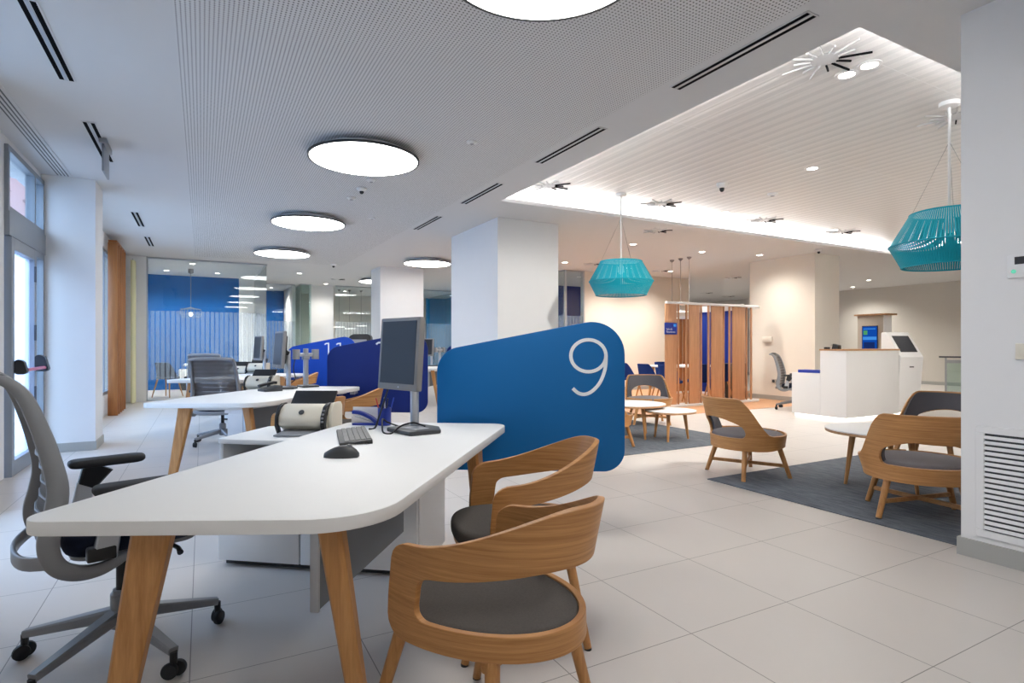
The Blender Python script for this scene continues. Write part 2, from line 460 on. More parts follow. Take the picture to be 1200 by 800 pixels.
# ceiling: four slabs round the opening, in one mesh
c = MB()
c.box(XL-.3, CX0, YN-.2, YF+.2, H, H+.05); c.box(CX1, XR+.2, YN-.2, YF+.2, H, H+.05)
c.box(CX0, CX1, YN-.2, CY0, H, H+.05); c.box(CX0, CX1, CY1, YF+.2, H, H+.05)
struct(c.build('ceiling', M['ceil'], smooth=0), 'smooth white plaster ceiling')
struct(MB().box(-.145, 2.94, YN, 13.9, H-.004, H).build('ceiling_panel', M['perf'], smooth=0), 'finely perforated white ceiling band over the desks')
g = .16
c = MB().box(CX0-g-.05, CX1+g+.05, CY0-g-.05, CY1+g+.05, HC, HC+.05)
struct(c.build('ceiling_slats', M['slats'], smooth=0), 'raised ceiling of white linear slats inside the lit cove')
c = MB()
c.box(CX0-g-.05, CX0-g, CY0-g-.05, CY1+g+.05, H+.05, HC); c.box(CX1+g, CX1+g+.05, CY0-g-.05, CY1+g+.05, H+.05, HC)
c.box(CX0-g, CX1+g, CY0-g-.05, CY0-g, H+.05, HC); c.box(CX0-g, CX1+g, CY1+g, CY1+g+.05, H+.05, HC)
struct(c.build('trim_1', M['paint'], smooth=0), 'white upstand round the cove')
def cove(x0, x1, y0, y1, label):
    tag(MB().box(x0, x1, y0, y1, H+.05, H+.066, bev=.004).build('cove_light_strip', M['strip']), label, 'light', 'light strips hidden in the cove')
cove(CX0+.1, CX1-.1, CY1+.06, CY1+.1, 'light strip hidden in the cove edge above the slatted booth side')
cove(CX0+.1, CX1-.1, CY0-.1, CY0-.06, 'light strip hidden in the cove edge nearest the white grille wall')
cove(CX0-.1, CX0-.06, CY0+.1, CY1-.1, 'light strip hidden in the cove edge beside the perforated ceiling band')
cove(CX1+.06, CX1+.1, CY0+.1, CY1-.1, 'light strip hidden in the cove edge farthest off, over the reception')

# walls
struct(MB().box(XL-.3, XR+.2, YN-.2, YN, 0, H).build('wall_near', M['paint'], smooth=0), 'white wall')
struct(MB().box(XL-.3, XR+.2, YF, YF+.2, 0, H).build('wall_far', M['greywall'], smooth=0), 'far white wall')
struct(MB().box(XR, XR+.2, YN, YF, 0, H).build('wall_right', M['greywall'], smooth=0), 'pale grey wall far behind the reception counter')
struct(MB().box(XR-.015, XR, YN, YF, 0, .1).build('baseboard_right', M['base'], smooth=0))
struct(MB().box(4.6, XR, -.4, -.25, 0, H).build('wall_side', M['greywall'], smooth=0))
# big white wall end at the right with its skirting
struct(MB().box(3.84, 4.6, YN, 1.65, 0, H).build('wall_pier', M['paint'], smooth=0), 'broad white wall end at the right edge, with grille and thermostat')
struct(MB().box(3.825, 4.615, YN, 1.665, 0, .1).build('baseboard_pier', M['base'], smooth=0), 'grey skirting of the white wall end')
# columns
def column(name, x0, x1, y0, y1, label, skirt=True, m='paint'):
    struct(MB().box(x0, x1, y0, y1, 0, H).build(name, M[m], smooth=0), label)
    if skirt: struct(MB().box(x0-.012, x1+.012, y0-.012, y1+.012, 0, .1).build(name.replace('pillar', 'baseboard'), M['base'], smooth=0), 'grey skirting')
column('pillar_1', 3.85, 4.92, 7.53, 9.32, 'square white pillar behind the screen marked 9')
column('pillar_2', 3.76, 4.85, 13.55, 14.4, 'white pillar behind the black monitor')
column('pillar_3', 11.05, 11.87, 7.31, 8.9, 'white pillar behind the reception counter', m='cream')
column('pillar_4', XL-.1, -1.08, 8.05, 8.6, 'white pillar beside the glass entrance door')
# cream wall behind the booth
struct(MB().box(8.6, 12.26, 11.95, 12.1, 0, H).build('wall_cream', M['cream'], smooth=0), 'warm white wall behind the teal lamp and booth')
struct(MB().box(8.6, 12.26, 11.935, 11.95, 0, .09).build('baseboard_cream', M['base'], smooth=0))

# ---- left wall: glazing
def win(name, y0, y1, z0, z1, glassm='pane', fw=.05, x=XL, mull=(), rails=()):
    f = MB()
    f.box(x-.05, x+.03, y0, y0+fw, z0, z1); f.box(x-.05, x+.03, y1-fw, y1, z0, z1)
    f.box(x-.05, x+.03, y0+fw, y1-fw, z0, z0+fw); f.box(x-.05, x+.03, y0+fw, y1-fw, z1-fw, z1)
    for q in mull: f.box(x-.05, x+.03, q-fw/2, q+fw/2, z0+fw, z1-fw)
    for q in rails: f.box(x-.05, x+.03, y0+fw, y1-fw, q-fw/2, q+fw/2)
    o = struct(f.build(name, M['midgrey'], smooth=0))
    struct(MB().box(x-.014, x-.004, y0+fw*.5, y1-fw*.5, z0+fw*.5, z1-fw*.5).build('pane', M[glassm], o, smooth=0))
    return o
win('window_1', 3.7, 5.2, .1, 3.0, mull=(4.45,), rails=(2.3,))
win('window_2', 6.7, 8.05, 2.42, 3.02, mull=(7.66,))['label'] = 'transom window over the glass door'
struct(MB().box(XL-.06, XL+.04, 6.7, 8.05, 2.2, 2.42).build('trim_2', M['midgrey'], smooth=0), 'grey header over the glass door')
w = MB()
w.box(XL-.25, XL, YN, 8.05, 3.02, H); w.box(XL-.25, XL, YN, 3.7, 0, 3.02); w.box(XL-.25, XL, 5.2, 6.7, 0, 3.02)
w.box(XL-.25, XL, 3.7, 5.2, 0, .1); w.box(XL-.25, -1.45, 8.6, 14.5, 2.85, H); w.box(XL-.25, -1.45, 13.0, 14.52, 0, 2.85)
w.box(XL-.25, -1.45, 8.6, 13.0, 0, .35)
struct(w.build('wall_left', M['paint'], smooth=0), 'white wall with tall windows to the street')
win('window_3', 8.6, 13.0, .35, 2.85, x=-1.5, mull=(9.7, 10.8, 11.9))
struct(win('window_4', 7.62, 8.05, 0, 2.2, fw=.06), 'fixed glass panel beside the entrance door')
# entrance door
f = MB()
for y0, y1, z0, z1 in ((6.72, 6.81, 0, 2.19), (7.53, 7.62, 0, 2.19), (6.81, 7.53, 0, .14), (6.81, 7.53, 2.08, 2.19)):
    f.box(XL-.03, XL+.05, y0, y1, z0, z1)
dr = struct(f.build('door_1', M['midgrey'], bevel=.004), 'grey framed glass entrance door with a push bar')
MB().box(XL-.005, XL+.007, 6.78, 7.56, .1, 2.12).build('pane', M['door_glass'], dr, smooth=0)
pb = MB().prism(rpoly([(0, 0), (.12, 0), (.08, .15), (0, .19)], .03), -.045, .045, T(XL+.05, 7.57, .93) @ RX(PI/2)).build('push_bar_housing', M['black'], dr)
MB().tube([(XL+.13, 6.86, .97), (XL+.13, 7.53, .97)], .016).build('push_bar', M['pinkbar'], dr)
MB().prism(rpoly([(0, 0), (.1, 0), (.07, .12), (0, .16)], .03), -.035, .035, T(XL+.05, 6.82, .93) @ RX(PI/2)).build('push_bar_housing', M['black'], dr)
h = MB()
for z in (.62, 1.25, 1.85): h.box(XL+.05, XL+.066, 7.5, 7.53, z, z+.16)
h.build('hinge', M['charcoal'], dr)
# fins, curtains
t = thing('fin_screen', 'screen of brown vertical wood fins along the window side', 'screen', (-1.37, 12.4, 0))
for i in range(5):
    MB().box(-.04, .1, -.62+i*.28, -.57+i*.28, 0, 2.95, bev=.004).build('fin', M['oak_fin'], t)
MB().box(-.03, .09, -.64, .6, 2.95, 2.99).build('head_rail', M['oak_fin'], t)
def curtain(name, x, y0, y1, z1, m, label, amp=.03, waves=5):
    n = 60; a = [(x+amp*math.sin(2*PI*waves*i/n), y0+(y1-y0)*i/n) for i in range(n+1)]
    b = [(p[0]-.012, p[1]) for p in a[::-1]]
    t = thing(name, label, 'curtain', (0, 0, 0))
    MB().prism(a+b, .015, z1).build('fabric', M[m], t, smooth=60)
    MB().tube([(x, y0-.02, z1+.01), (x, y1+.02, z1+.01)], .014).build('rail', M['alu'], t)
    t.location = (0, 0, 0)
    return t
curtain('curtain', -1.36, 5.2, 5.62, 3.075, 'curtain', 'cream curtain hanging at the left edge beside the entrance door')
curtain('curtain', -1.25, 13.95, 14.3, 2.95, 'curtain2', 'pale yellow curtain beyond the wood fins, by the striped glass')

# ---- glass meeting rooms at the far end
def gpanel(name, x0, x1, y, m, label=None, z1=H):
    o = MB().box(x0, x1, y-.006, y+.006, 0.02, z1-.03).build(name, M[m], smooth=0)
    fr = MB(); fr.box(x0, x1, y-.02, y+.02, 0, .02); fr.box(x0, x1, y-.02, y+.02, z1-.03, z1)
    fr.build('frame', M['alu'], o, smooth=0)
    return struct(o, label)
def gpanel_y(name, x, y0, y1, m, label=None, z1=H):
    o = MB().box(x-.006, x+.006, y0, y1, 0.02, z1-.03).build(name, M[m], smooth=0)
    fr = MB(); fr.box(x-.02, x+.02, y0, y1, 0, .02); fr.box(x-.02, x+.02, y0, y1, z1-.03, z1)
    fr.build('frame', M['alu'], o, smooth=0)
    return struct(o, label)
struct(MB().box(-1.45, -1.05, 14.42, 14.58, 0, H).build('wall_partition', M['paint'], smooth=0), 'white wall strip beside the glass partition')
struct(MB().box(-1.07, -1.03, 14.44, 14.56, 0, H).build('trim_3', M['alu'], smooth=0))
gpanel('window_6', -1.03, .16, 14.5, 'striped', 'glass partition with frosted vertical stripes')
gpanel('window_7', .165, 1.32, 14.5, 'striped', 'glass partition with frosted vertical stripes')
gpanel_y('window_8', 1.32, 14.51, 18.0, 'striped_y', 'side glass of the blue meeting room')
struct(MB().box(-1.45, .92, 18.0, 18.12, 0, H).build('wall_blue', M['bluewall'], smooth=0), 'bright blue rear wall of the meeting room')
struct(MB().box(.92, 1.34, 18.0, 18.12, 0, H).build('wall_meeting', M['paint'], smooth=0))
struct(MB().box(-1.6, -1.45, 14.5, YF, 0, H).build('wall_meeting_side', M['paint'], smooth=0))
struct(MB().box(1.34, 2.52, 21.4, 21.5, 0, H).build('wall_blue_far', M['bluewall'], smooth=0), 'blue wall in the room behind')
struct(MB().box(2.52, 2.62, 19.3, 21.5, 0, H).build('wall_far_side', M['paint'], smooth=0))
gpanel('window_9', 1.5, 2.55, 18.9, 'striped', 'striped glass of the room behind')
gpanel_y('window_10', 2.69, 18.6, 21.0, 'pane_tint'); gpanel('window_11', 2.69, 2.98, 18.6, 'pane_tint', 'greenish glass edge of the far office')
struct(MB().box(2.98, 3.72, 18.9, 19.02, 0, H).build('wall_office', M['paint'], smooth=0), 'white office wall')
gpanel('window_12', 3.72, 7.9, 18.6, 'striped', 'striped glass of the far office with three pendants')
# glass room on the right of pillar_1
gpanel_y('window_13', 8.02, 11.96, 21.8, 'striped_y', 'glass side of the right meeting room'); gpanel('window_14', 8.04, 8.58, 11.96, 'striped', 'glass front of the right meeting room')
struct(MB().box(8.0, 8.05, 11.93, 11.99, 0, H).build('trim_4', M['alu'], smooth=0)); struct(MB().box(8.56, 8.6, 11.93, 12.05, 0, H).build('trim_5', M['alu'], smooth=0))
struct(MB().box(8.04, 12.2, 15.2, 15.3, 0, H).build('wall_deep_blue', M['bluedeep'], smooth=0), 'deep blue wall inside the right meeting room')
struct(MB().box(8.75, 8.85, 15.3, 21.95, 0, H).build('wall_teal', M['bluesky'], smooth=0), 'light blue wall')
struct(MB().box(7.95, 8.75, 21.85, 21.95, 0, H).build('wall_teal_end', M['bluesky'], smooth=0), 'light blue wall end')

# ---- outside
struct(MB().box(-14, XL-.3, -12, 62, -.3, -.12).build('ground_outside', M['pave'], smooth=0))
f = MB().box(-9.2, -8.8, -12, 30, -.12, 4.6); f.box(-9.2, -8.8, 30, 60, -.12, 6.8)
struct(f.build('facade_lower', M['facade'], smooth=0), 'pale building front across the street')
f = MB().box(-9.2, -8.8, 30, 60, 6.8, 13.0)
for i in range(6): f.box(-8.8, -8.7, 31+i*5, 33.5+i*5, 9.2, 9.35)
struct(f.build('facade_upper', M['brickpink'], smooth=0), 'pinkish upper floors across the street')

# ================================================================ CEILING FITTINGS
def round_light(x, y, label):
    t = thing('ceiling_light', label, 'ceiling light', (x, y, H))
    MB().lathe([(.40, -.001), (.42, -.03), (.50, -.05), (.525, -.066), (.525, -.078), (.512, -.080), (.505, -.074), (.30, -.060)], 64).build('housing', M['white_soft'], t)
    MB().lathe([(.512, -.0775), (.512, -.0845), (.508, -.086)], 64).build('diffuser', M['lamp'], t)
    MB().lathe([(.5255, -.064), (.531, -.066), (.531, -.086), (.5135, -.086), (.5135, -.080), (.525, -.078)], 64, cap=False).build('rim', M['charcoal'], t)
    return t
L0 = round_light(1.41, 2.27, 'large round ceiling light cut by the top edge of the view')
for (x, y), lb in zip(((1.40, 5.61), (1.40, 8.95), (1.41, 12.2), (4.42, 12.09), (1.41, -1.07), (4.42, 16.2)), (
        'second round ceiling light down the row, the biggest one seen whole',
        'third round ceiling light down the row, between the big one and the farthest',
        'farthest round ceiling light of the row, near the striped glass',
        'round ceiling light right of the row, before the pillar behind the monitor',
        'round ceiling light behind the viewer', 'round ceiling light in the far hall behind the pillar')):
    copy_tree(L0, (x, y, H), 0, lb)
for o in [o for o in C.objects if o.name.startswith('ceiling_light') and o.parent is None]: o['group'] = 'large round ceiling lights'

def slot(x, y0, y1, label, group):
    t = thing('slot_diffuser', label, 'air vent', (x, (y0+y1)/2, H), 0, group); h = (y1-y0)/2
    MB().box(-.052, .052, -h-.01, h+.01, -.006, -.0002).build('frame', M['ceil'], t, smooth=0)
    for sx in (-.028, .028): MB().box(sx-.014, sx+.014, -h, h, -.0072, -.0062).build('slot', M['dark'], t, smooth=0)
    MB().box(-.009, .009, -h, h, -.009, -.0062).build('vane', M['alu'], t, smooth=0)
    return t
for y0, lb in ((2.05, 'twin slot air vent at the top edge, beside the cove'), (4.0, 'twin slot air vent second along the cove side'),
               (5.94, 'twin slot air vent third along the cove side, near the white pillar'), (7.88, 'small twin slot air vent farthest along, left of the pillar top')):
    slot(3.07, y0, y0+1.07, lb, 'slot vents along the cove side')
for y0, y1, lb in ((4.02, 5.1, 'twin slot air vent at the top left corner'), (5.98, 7.15, 'twin slot air vent above the hanging sign'),
                   (9.7, 10.8, 'small twin slot air vent beyond the hanging sign'), (11.8, 12.85, 'smallest twin slot air vent on the window side')):
    slot(-.85, y0, y1, lb, 'slot vents on the window side')
t = thing('linear_grille', 'long white linear grille in the ceiling above the entrance', 'air vent', (-1.36, 6.0, H))
MB().box(-.075, .075, -2.4, 2.0, -.008, -.0002).build('frame', M['ceil'], t, smooth=0)
for k in range(4): MB().box(-.055+k*.031, -.043+k*.031, -2.38, 1.98, -.0092, -.0082).build('slot', M['charcoal'], t, smooth=0)

# hanging sign
t = thing('hanging_sign', 'small grey hanging sign below the left ceiling vent, seen nearly edge on', 'sign', (-.80, 6.55, H))
MB().box(-.03, .03, -.19, .19, -.05, -.0005, bev=.006).build('bracket', M['grey_pl'], t)
MB().box(-.008, .008, -.17, .17, -.30, -.05, bev=.003).build('plate', M['midgrey'], t)

# starburst air diffusers in the raised ceiling
def burst(x, y, z, label, first=None):
    t = thing('star_diffuser', label, 'air vent', (x, y, z), 0, 'star shaped air vents')
    MB().lathe([(.10, .001), (.10, -.005), (.05, -.005)], 40).build('plate', M['ceil'], t)
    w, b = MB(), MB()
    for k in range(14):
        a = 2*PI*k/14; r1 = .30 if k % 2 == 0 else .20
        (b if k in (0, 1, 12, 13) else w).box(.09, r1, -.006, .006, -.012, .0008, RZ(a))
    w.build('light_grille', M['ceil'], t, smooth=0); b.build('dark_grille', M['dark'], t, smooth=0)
    return t
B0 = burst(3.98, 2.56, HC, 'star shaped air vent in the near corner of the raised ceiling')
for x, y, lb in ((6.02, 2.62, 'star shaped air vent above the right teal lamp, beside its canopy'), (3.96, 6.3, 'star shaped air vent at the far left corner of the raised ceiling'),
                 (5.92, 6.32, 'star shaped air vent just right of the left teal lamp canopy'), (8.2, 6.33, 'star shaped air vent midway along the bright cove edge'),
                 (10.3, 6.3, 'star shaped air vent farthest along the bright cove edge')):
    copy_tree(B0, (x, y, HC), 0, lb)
for x, y, lb in ((3.4, 16.79, 'flat air vent in the ceiling beyond the farthest round light'), (8.01, 10.77, 'flat air vent in the ceiling left of the teal lamp'),
                 (10.26, 10.93, 'flat air vent in the ceiling behind the teal lamp'), (13.04, 11.08, 'flat air vent in the ceiling left of the reception pillar'),
                 (16.02, 14.78, 'flat air vent above the slatted booth'), (17.88, 15.4, 'flat air vent above the booth, right one'), (6.62, 7.14, 'flat air vent just beyond the bright cove edge')):
    o = copy_tree(B0, (x, y, H), .2, lb); o.scale = (.8, .8, 1)

# downlights (ring, lens, and a spot lamp inside); some are added only to brighten
def downlight(x, y, z, label, power=0, rot=(0, 0)):
    t = thing('downlight', label, 'downlight', (x, y, z), 0, 'small recessed downlights')
    MB().lathe([(.085, -.0002), (.085, -.005), (.06, -.008), (.055, -.003)], 28).build('ring', M['white_soft'], t)
    MB().lathe([(.055, -.002), (.055, -.0045), (.05, -.005)], 24).build('lens', M['dlight'], t)
    if power:
        l = D.lights.new('downlight_beam', 'SPOT'); l.energy = power*1.55; l.spot_size = rad(64 if rot[0] else 145); l.spot_blend = .5 if rot[0] else 1.; l.shadow_soft_size = .05; l.color = (1, .96, .89)
        o = D.objects.new('downlight_beam', l); C.objects.link(o); o.parent = t; o.location = (0, 0, -.03); o.rotation_euler = (rot[0], rot[1], 0)
for x, y, z, lb, p in ((7.11, 8.32, H, 'downlight right of the left teal lamp cords', 110), (8.93, 8.34, H, 'downlight above the slatted booth front', 110),
                       (10.55, 10.9, H, 'downlight between the booth pendants and the wall', 110), (10.3, 8.05, H, 'downlight shining on the warm face of the reception pillar', 60),
                       (7.3, 10.9, H, 'added downlight washing the warm white wall', 110), (9.2, 10.9, H, 'added downlight washing the wall behind the booth', 110),  # this pair is added to give the cream wall warm light
                       (4.35, 2.62, HC, 'bright downlight under the near star vent', 130), (4.35, 2.45, HC, 'bright downlight second under the near star vent', 130),
                       (7.2, 6.25, HC, 'downlight beside the bright cove edge', 70), (10.0, 6.25, HC, 'downlight far along the bright cove edge', 70),
                       (17.04, 9.62, H, 'downlight in front of the far grey wall', 130), (15.5, 6.0, H, 'downlight over the glass balustrade', 110), (18.6, 11.0, H, 'downlight in the far right ceiling', 110),
                       (14.0, 9.5, H, 'downlight behind the reception pillar', 90), (13.5, 15.5, H, 'added downlight brightening the far hall', 200), (15.2, 18.6, H, 'added downlight brightening the end of the far hall', 200), (2.25, 15.87, H, 'downlight beyond the striped glass corner', 60),  # both far hall lamps are added to lift the dark end
                       (5.8, 16.5, H, 'downlight in the office hall', 60), (-.8, 16.9, H, 'added downlight left in the blue meeting room', 110), (.35, 16.9, H, 'added downlight right in the blue meeting room', 110), (-.2, 15.2, H, 'added downlight near the glass in the blue meeting room', 60), (3.35, 18.2, H, 'downlight washing the far office wall', 40), (4.4, 20.4, H, 'added downlight brightening the far office inside', 120), (8.7, 13.9, H, 'downlight in the right meeting room', 70),  # blue room lamps and the one inside the far office are added light
                       (8.38, 17.6, H, 'added downlight on the light blue wall', 90), (8.38, 20.3, H, 'added downlight farther on the light blue wall', 90), (2.0, 20.3, H, 'added downlight brightening the room behind', 110), (6.3, 4.2, HC, 'added fill downlight over the carpets', 60), (8.6, 3.2, HC, 'added fill downlight in front of the reception counter', 85), (10.6, 3.2, HC, 'added fill downlight in front of the kiosk', 85)):  # light blue wall, room behind, carpets, counter and kiosk lamps are added light
    downlight(x, y, z, lb, p, (.96, 0) if p == 130 and z == HC else (0, 0))

# detectors, camera dome
def disc(name, x, y, z, r, h, label, cat, dark=False):
    t = thing(name, label, cat, (x, y, z))
    MB().lathe([(r, .001), (r, -h*.4), (r*.75, -h*.8), (r*.5, -h)], 24).build('body', M['white_soft'], t)
    if dark: MB().lathe([(r*.45, -h*.98), (r*.4, -h*1.5), (r*.2, -h*1.8)], 16).build('lens', M['black'], t)
    else: MB().lathe([(r*.4, -h), (r*.38, -h*1.15)], 16).build('sensor', M['grey_pl'], t)
disc('smoke_detector', 1.70, 6.50, H-.004, .05, .03, 'small detector nearest the big round light', 'detector')
disc('smoke_detector', 1.69, 6.91, H-.004, .06, .04, 'detector with dark eye behind the big round light', 'detector', True)
disc('smoke_detector', 1.68, 7.41, H-.004, .055, .03, 'third detector behind the big round light', 'detector')
disc('smoke_detector', 2.21, 4.85, H-.004, .05, .02, 'flat detector right of the big round light', 'detector')
disc('smoke_detector', 2.22, 8.45, H-.004, .05, .02, 'flat detector between two round lights', 'detector')
disc('dome_camera', 2.69, 13.66, H, .07, .05, 'dome camera with black eye beyond the far round light', 'camera', True)
disc('smoke_detector', 6.88, 5.17, HC, .07, .03, 'round detector in the middle of the raised ceiling', 'detector')
disc('dome_camera', 5.87, 5.15, HC, .07, .06, 'white camera box in the raised ceiling', 'camera', True)
disc('dome_camera', 10.7, 7.0, H, .06, .05, 'dark camera hanging just beyond the bright cove edge', 'camera', True)

# ---- right wall end fittings
t = thing('vent_grille', 'white louvred air grille low on the white wall end', 'air vent', (3.84, 1.24, .13))
f = MB(); f.box(-.012, 0, -.33, .335, 0, .04); f.box(-.012, 0, -.33, .335, .58, .62); f.box(-.012, 0, -.33, -.29, .04, .58); f.box(-.012, 0, .295, .335, .04, .58)
f.build('frame', M['paint'], t, bevel=.003)
MB().box(-.002, -.0005, -.29, .295, .04, .58).build('backing', M['charcoal'], t, smooth=0)
s = MB()
for k in range(18): s.box(-.010, .010, -.29, .295, -.002, .002, T(-.011, 0, .057+k*.0295) @ RY(rad(-50)))
s.build('louvres', M['paint'], t, smooth=0)
t = thing('thermostat', 'wall thermostat with dark display and green button', 'thermostat', (3.84, 1.37, 1.56))
MB().box(-.02, .002, -.06, .06, 0, .125, bev=.006).build('body', M['paint'], t)
MB().box(-.022, -.019, -.055, .026, .072, .112).build('display', M['black'], t, smooth=0)
MB().lathe([(.011, 0), (.011, .004), (.007, .005)], 20, T(-.0195, .03, .035) @ RY(-PI/2)).build('button', M['green'], t)
t = thing('light_switch', 'plain light switch below the thermostat', 'switch', (3.84, 1.352, 1.125))
MB().box(-.014, .001, -.045, .045, 0, .085, bev=.004).build('plate', M['cream_pl'], t)
MB().box(-.018, -.013, -.025, .025, .018, .067, bev=.003).build('rocker', M['cream_pl'], t)
t = thing('wall_socket', 'double dark socket low on the warm pillar face', 'socket', (11.05, 8.22, .37))
MB().box(-.012, 0, -.1, .1, 0, .09, bev=.004).build('plate', M['taupe'], t)
for y in (-.048, .048): MB().lathe([(.032, 0), (.032, .006), (.02, .002)], 20, T(-.011, y, .045) @ RY(-PI/2)).build('outlet', M['charcoal'], t)
t = thing('wall_box', 'small white box on the warm pillar face, right of the booth', 'box', (11.05, 8.42, 1.27))
MB().box(-.04, 0, -.12, .12, 0, .12, bev=.008).build('body', M['cream'], t)
MB().box(-.046, -.039, -.1, .1, .02, .1, bev=.003).build('cover', M['cream'], t)
# ================================================================ FURNITURE MODELS
PITCH = 3.45
def off(p, o): return [(a-o[0], b-o[1]) for a, b in p]

# ---- bent plywood shell, cut out of a U shaped sheet: lower ring, hole, upper band
def shell(a, b, y0, pm, z0, z3, ph, zh0, zh1, rc, ro, flare, th, lean=lambda f, z: 0, archrc=None, only_upper=False, rad_off=0.):
    """pm: half angle of the U; z0/z3: lower/upper outline over the angle; ph: half angle of the hole between zh0 and zh1(f)"""
    fs = set()
    n = 56
    for i in range(n+1): fs.add(round(-pm+2*pm*i/n, 5))
    for e in [0, .1, .25, .45, .7, 1.0]:
        for sg in (-1, 1):
            fs.add(round(sg*(pm-e*ro/a), 5))
            fs.add(round(sg*(ph-e*rc/a), 5))
    fs = sorted(fs)
    # drop near duplicates
    out = [fs[0]]
    for f in fs[1:]:
        if f-out[-1] > .004: out.append(f)
    fs = out
    bm = bmesh.new(); cols = []
    nl, nm, nu = 4, 5, 7
    def corner(e, r): return 0 if e >= r else r-math.sqrt(max(0, r*r-(r-e)**2))
    for f in fs:
        e = (pm-abs(f))*a; d = corner(max(0, e), ro)
        b0, t3 = z0(f)+d, z3(f)-d
        eh = (ph-abs(f))*a
        if eh >= -1e-4:
            k = corner(max(0, eh), rc); zl, zu = zh0(f)+k, zh1(f)-k
        else:
            zl, zu = zh0(f)+rc, zh1(f)-rc
            zl = min(zl, b0+(t3-b0)*.5); zu = min(max(zu, zl), b0+(t3-b0)*.8)
        if zu < zl: zl = zu = (zl+zu)/2
        if b0 > zl: b0 = zl
        if t3 < zu: t3 = zu
        zs = [b0+(zl-b0)*i/nl for i in range(nl+1)]+[zl+(zu-zl)*i/nm for i in range(1, nm)]+[zu+(t3-zu)*i/nu for i in range(nu+1)]
        col = []
        for z in zs:
            s = flare(z, f); R = 1.
            x = (a*s+rad_off)*math.sin(f); y = y0-(b*s+rad_off)*math.cos(f)-lean(f, z)
            col.append(bm.verts.new((x, y, z)))
        cols.append((f, col))
    for (f0, c0), (f1, c1) in zip(cols, cols[1:]):
        fm = (f0+f1)/2
        for i in range(len(c0)-1):
            if nl <= i < nl+nm and abs(fm) < ph: continue
            if only_upper and i < nl+nm: continue
            bm.faces.new((c0[i], c1[i], c1[i+1], c0[i+1]))
    for v in [v for v in bm.verts if not v.link_faces]: bm.verts.remove(v)
    bmesh.ops.remove_doubles(bm, verts=bm.verts[:], dist=1e-5)
    bmesh.ops.recalc_face_normals(bm, faces=bm.faces[:])
    bmesh.ops.solidify(bm, geom=bm.faces[:], thickness=th)
    m = MB(); m.bm.free(); m.bm = bm
    return m

# ---- visitor armchair
def make_armchair(name, label, cat, group):
    t = thing(name, label, cat, (0, 0, 0), 0, group)
    tr = lambda f: 1-sstep(.247, 1.692, abs(f))
    sh = shell(.275, .398, -.012, rad(106.3), lambda f: .398, lambda f: .659+.129*tr(f), rad(106.3)-.09/.275, lambda f: .465, lambda f: .578+.053*tr(f), .03, .055,
               lambda z, f: .93-.03*max(0, (z-.38))/.4, .02, lean=lambda f, z: .25*max(0, z-.5)*math.cos(f/2)**2)
    sh.build('bent_frame', M['oak_uv'], t, uv=lambda c: (math.atan2(c.x, .03-c.y)*.3, c.z), bevel=.004, smooth=50)
    pts = []
    for i in range(56):
        q = 2*PI*i/56; x = .238*math.sin(q); y = -.352*math.cos(q)-.012
        if math.cos(q) < 0: y = -.012+.215*abs(math.cos(q))**.75; x = math.copysign(.238*abs(math.sin(q))**.8, math.sin(q))
        pts.append((x, y))
    MB().cushion(pts[::-1], .400, .466, .022, .006).build('seat', M['seat'], t, smooth=60)
    MB().prism([(p[0]*.95, p[1]*.95) for p in pts[::-1]], .385, .402).build('seat_board', M['oak'], t)
    for sx, tx, ty, fx, fy in ((1, .205, .07, .25, .19), (-1, .205, .07, .25, .19), (1, .175, -.235, .255, -.30), (-1, .175, -.235, .255, -.30)):
        MB().tube([(sx*tx, ty, .405), (sx*fx, fy, .006)], [.021, .015], 14).build('leg', M['oak'], t)
        MB().lathe([(.015, 0), (.015, .007)], 12, T(sx*fx, fy, 0)).build('foot', M['black'], t)
    for y in (.08, -.23): MB().bar((-.20, y, .385), (.20, y, .385), .035, .022, side=(0, 0, 1)).build('seat_rail', M['oak_h'], t)
    return t

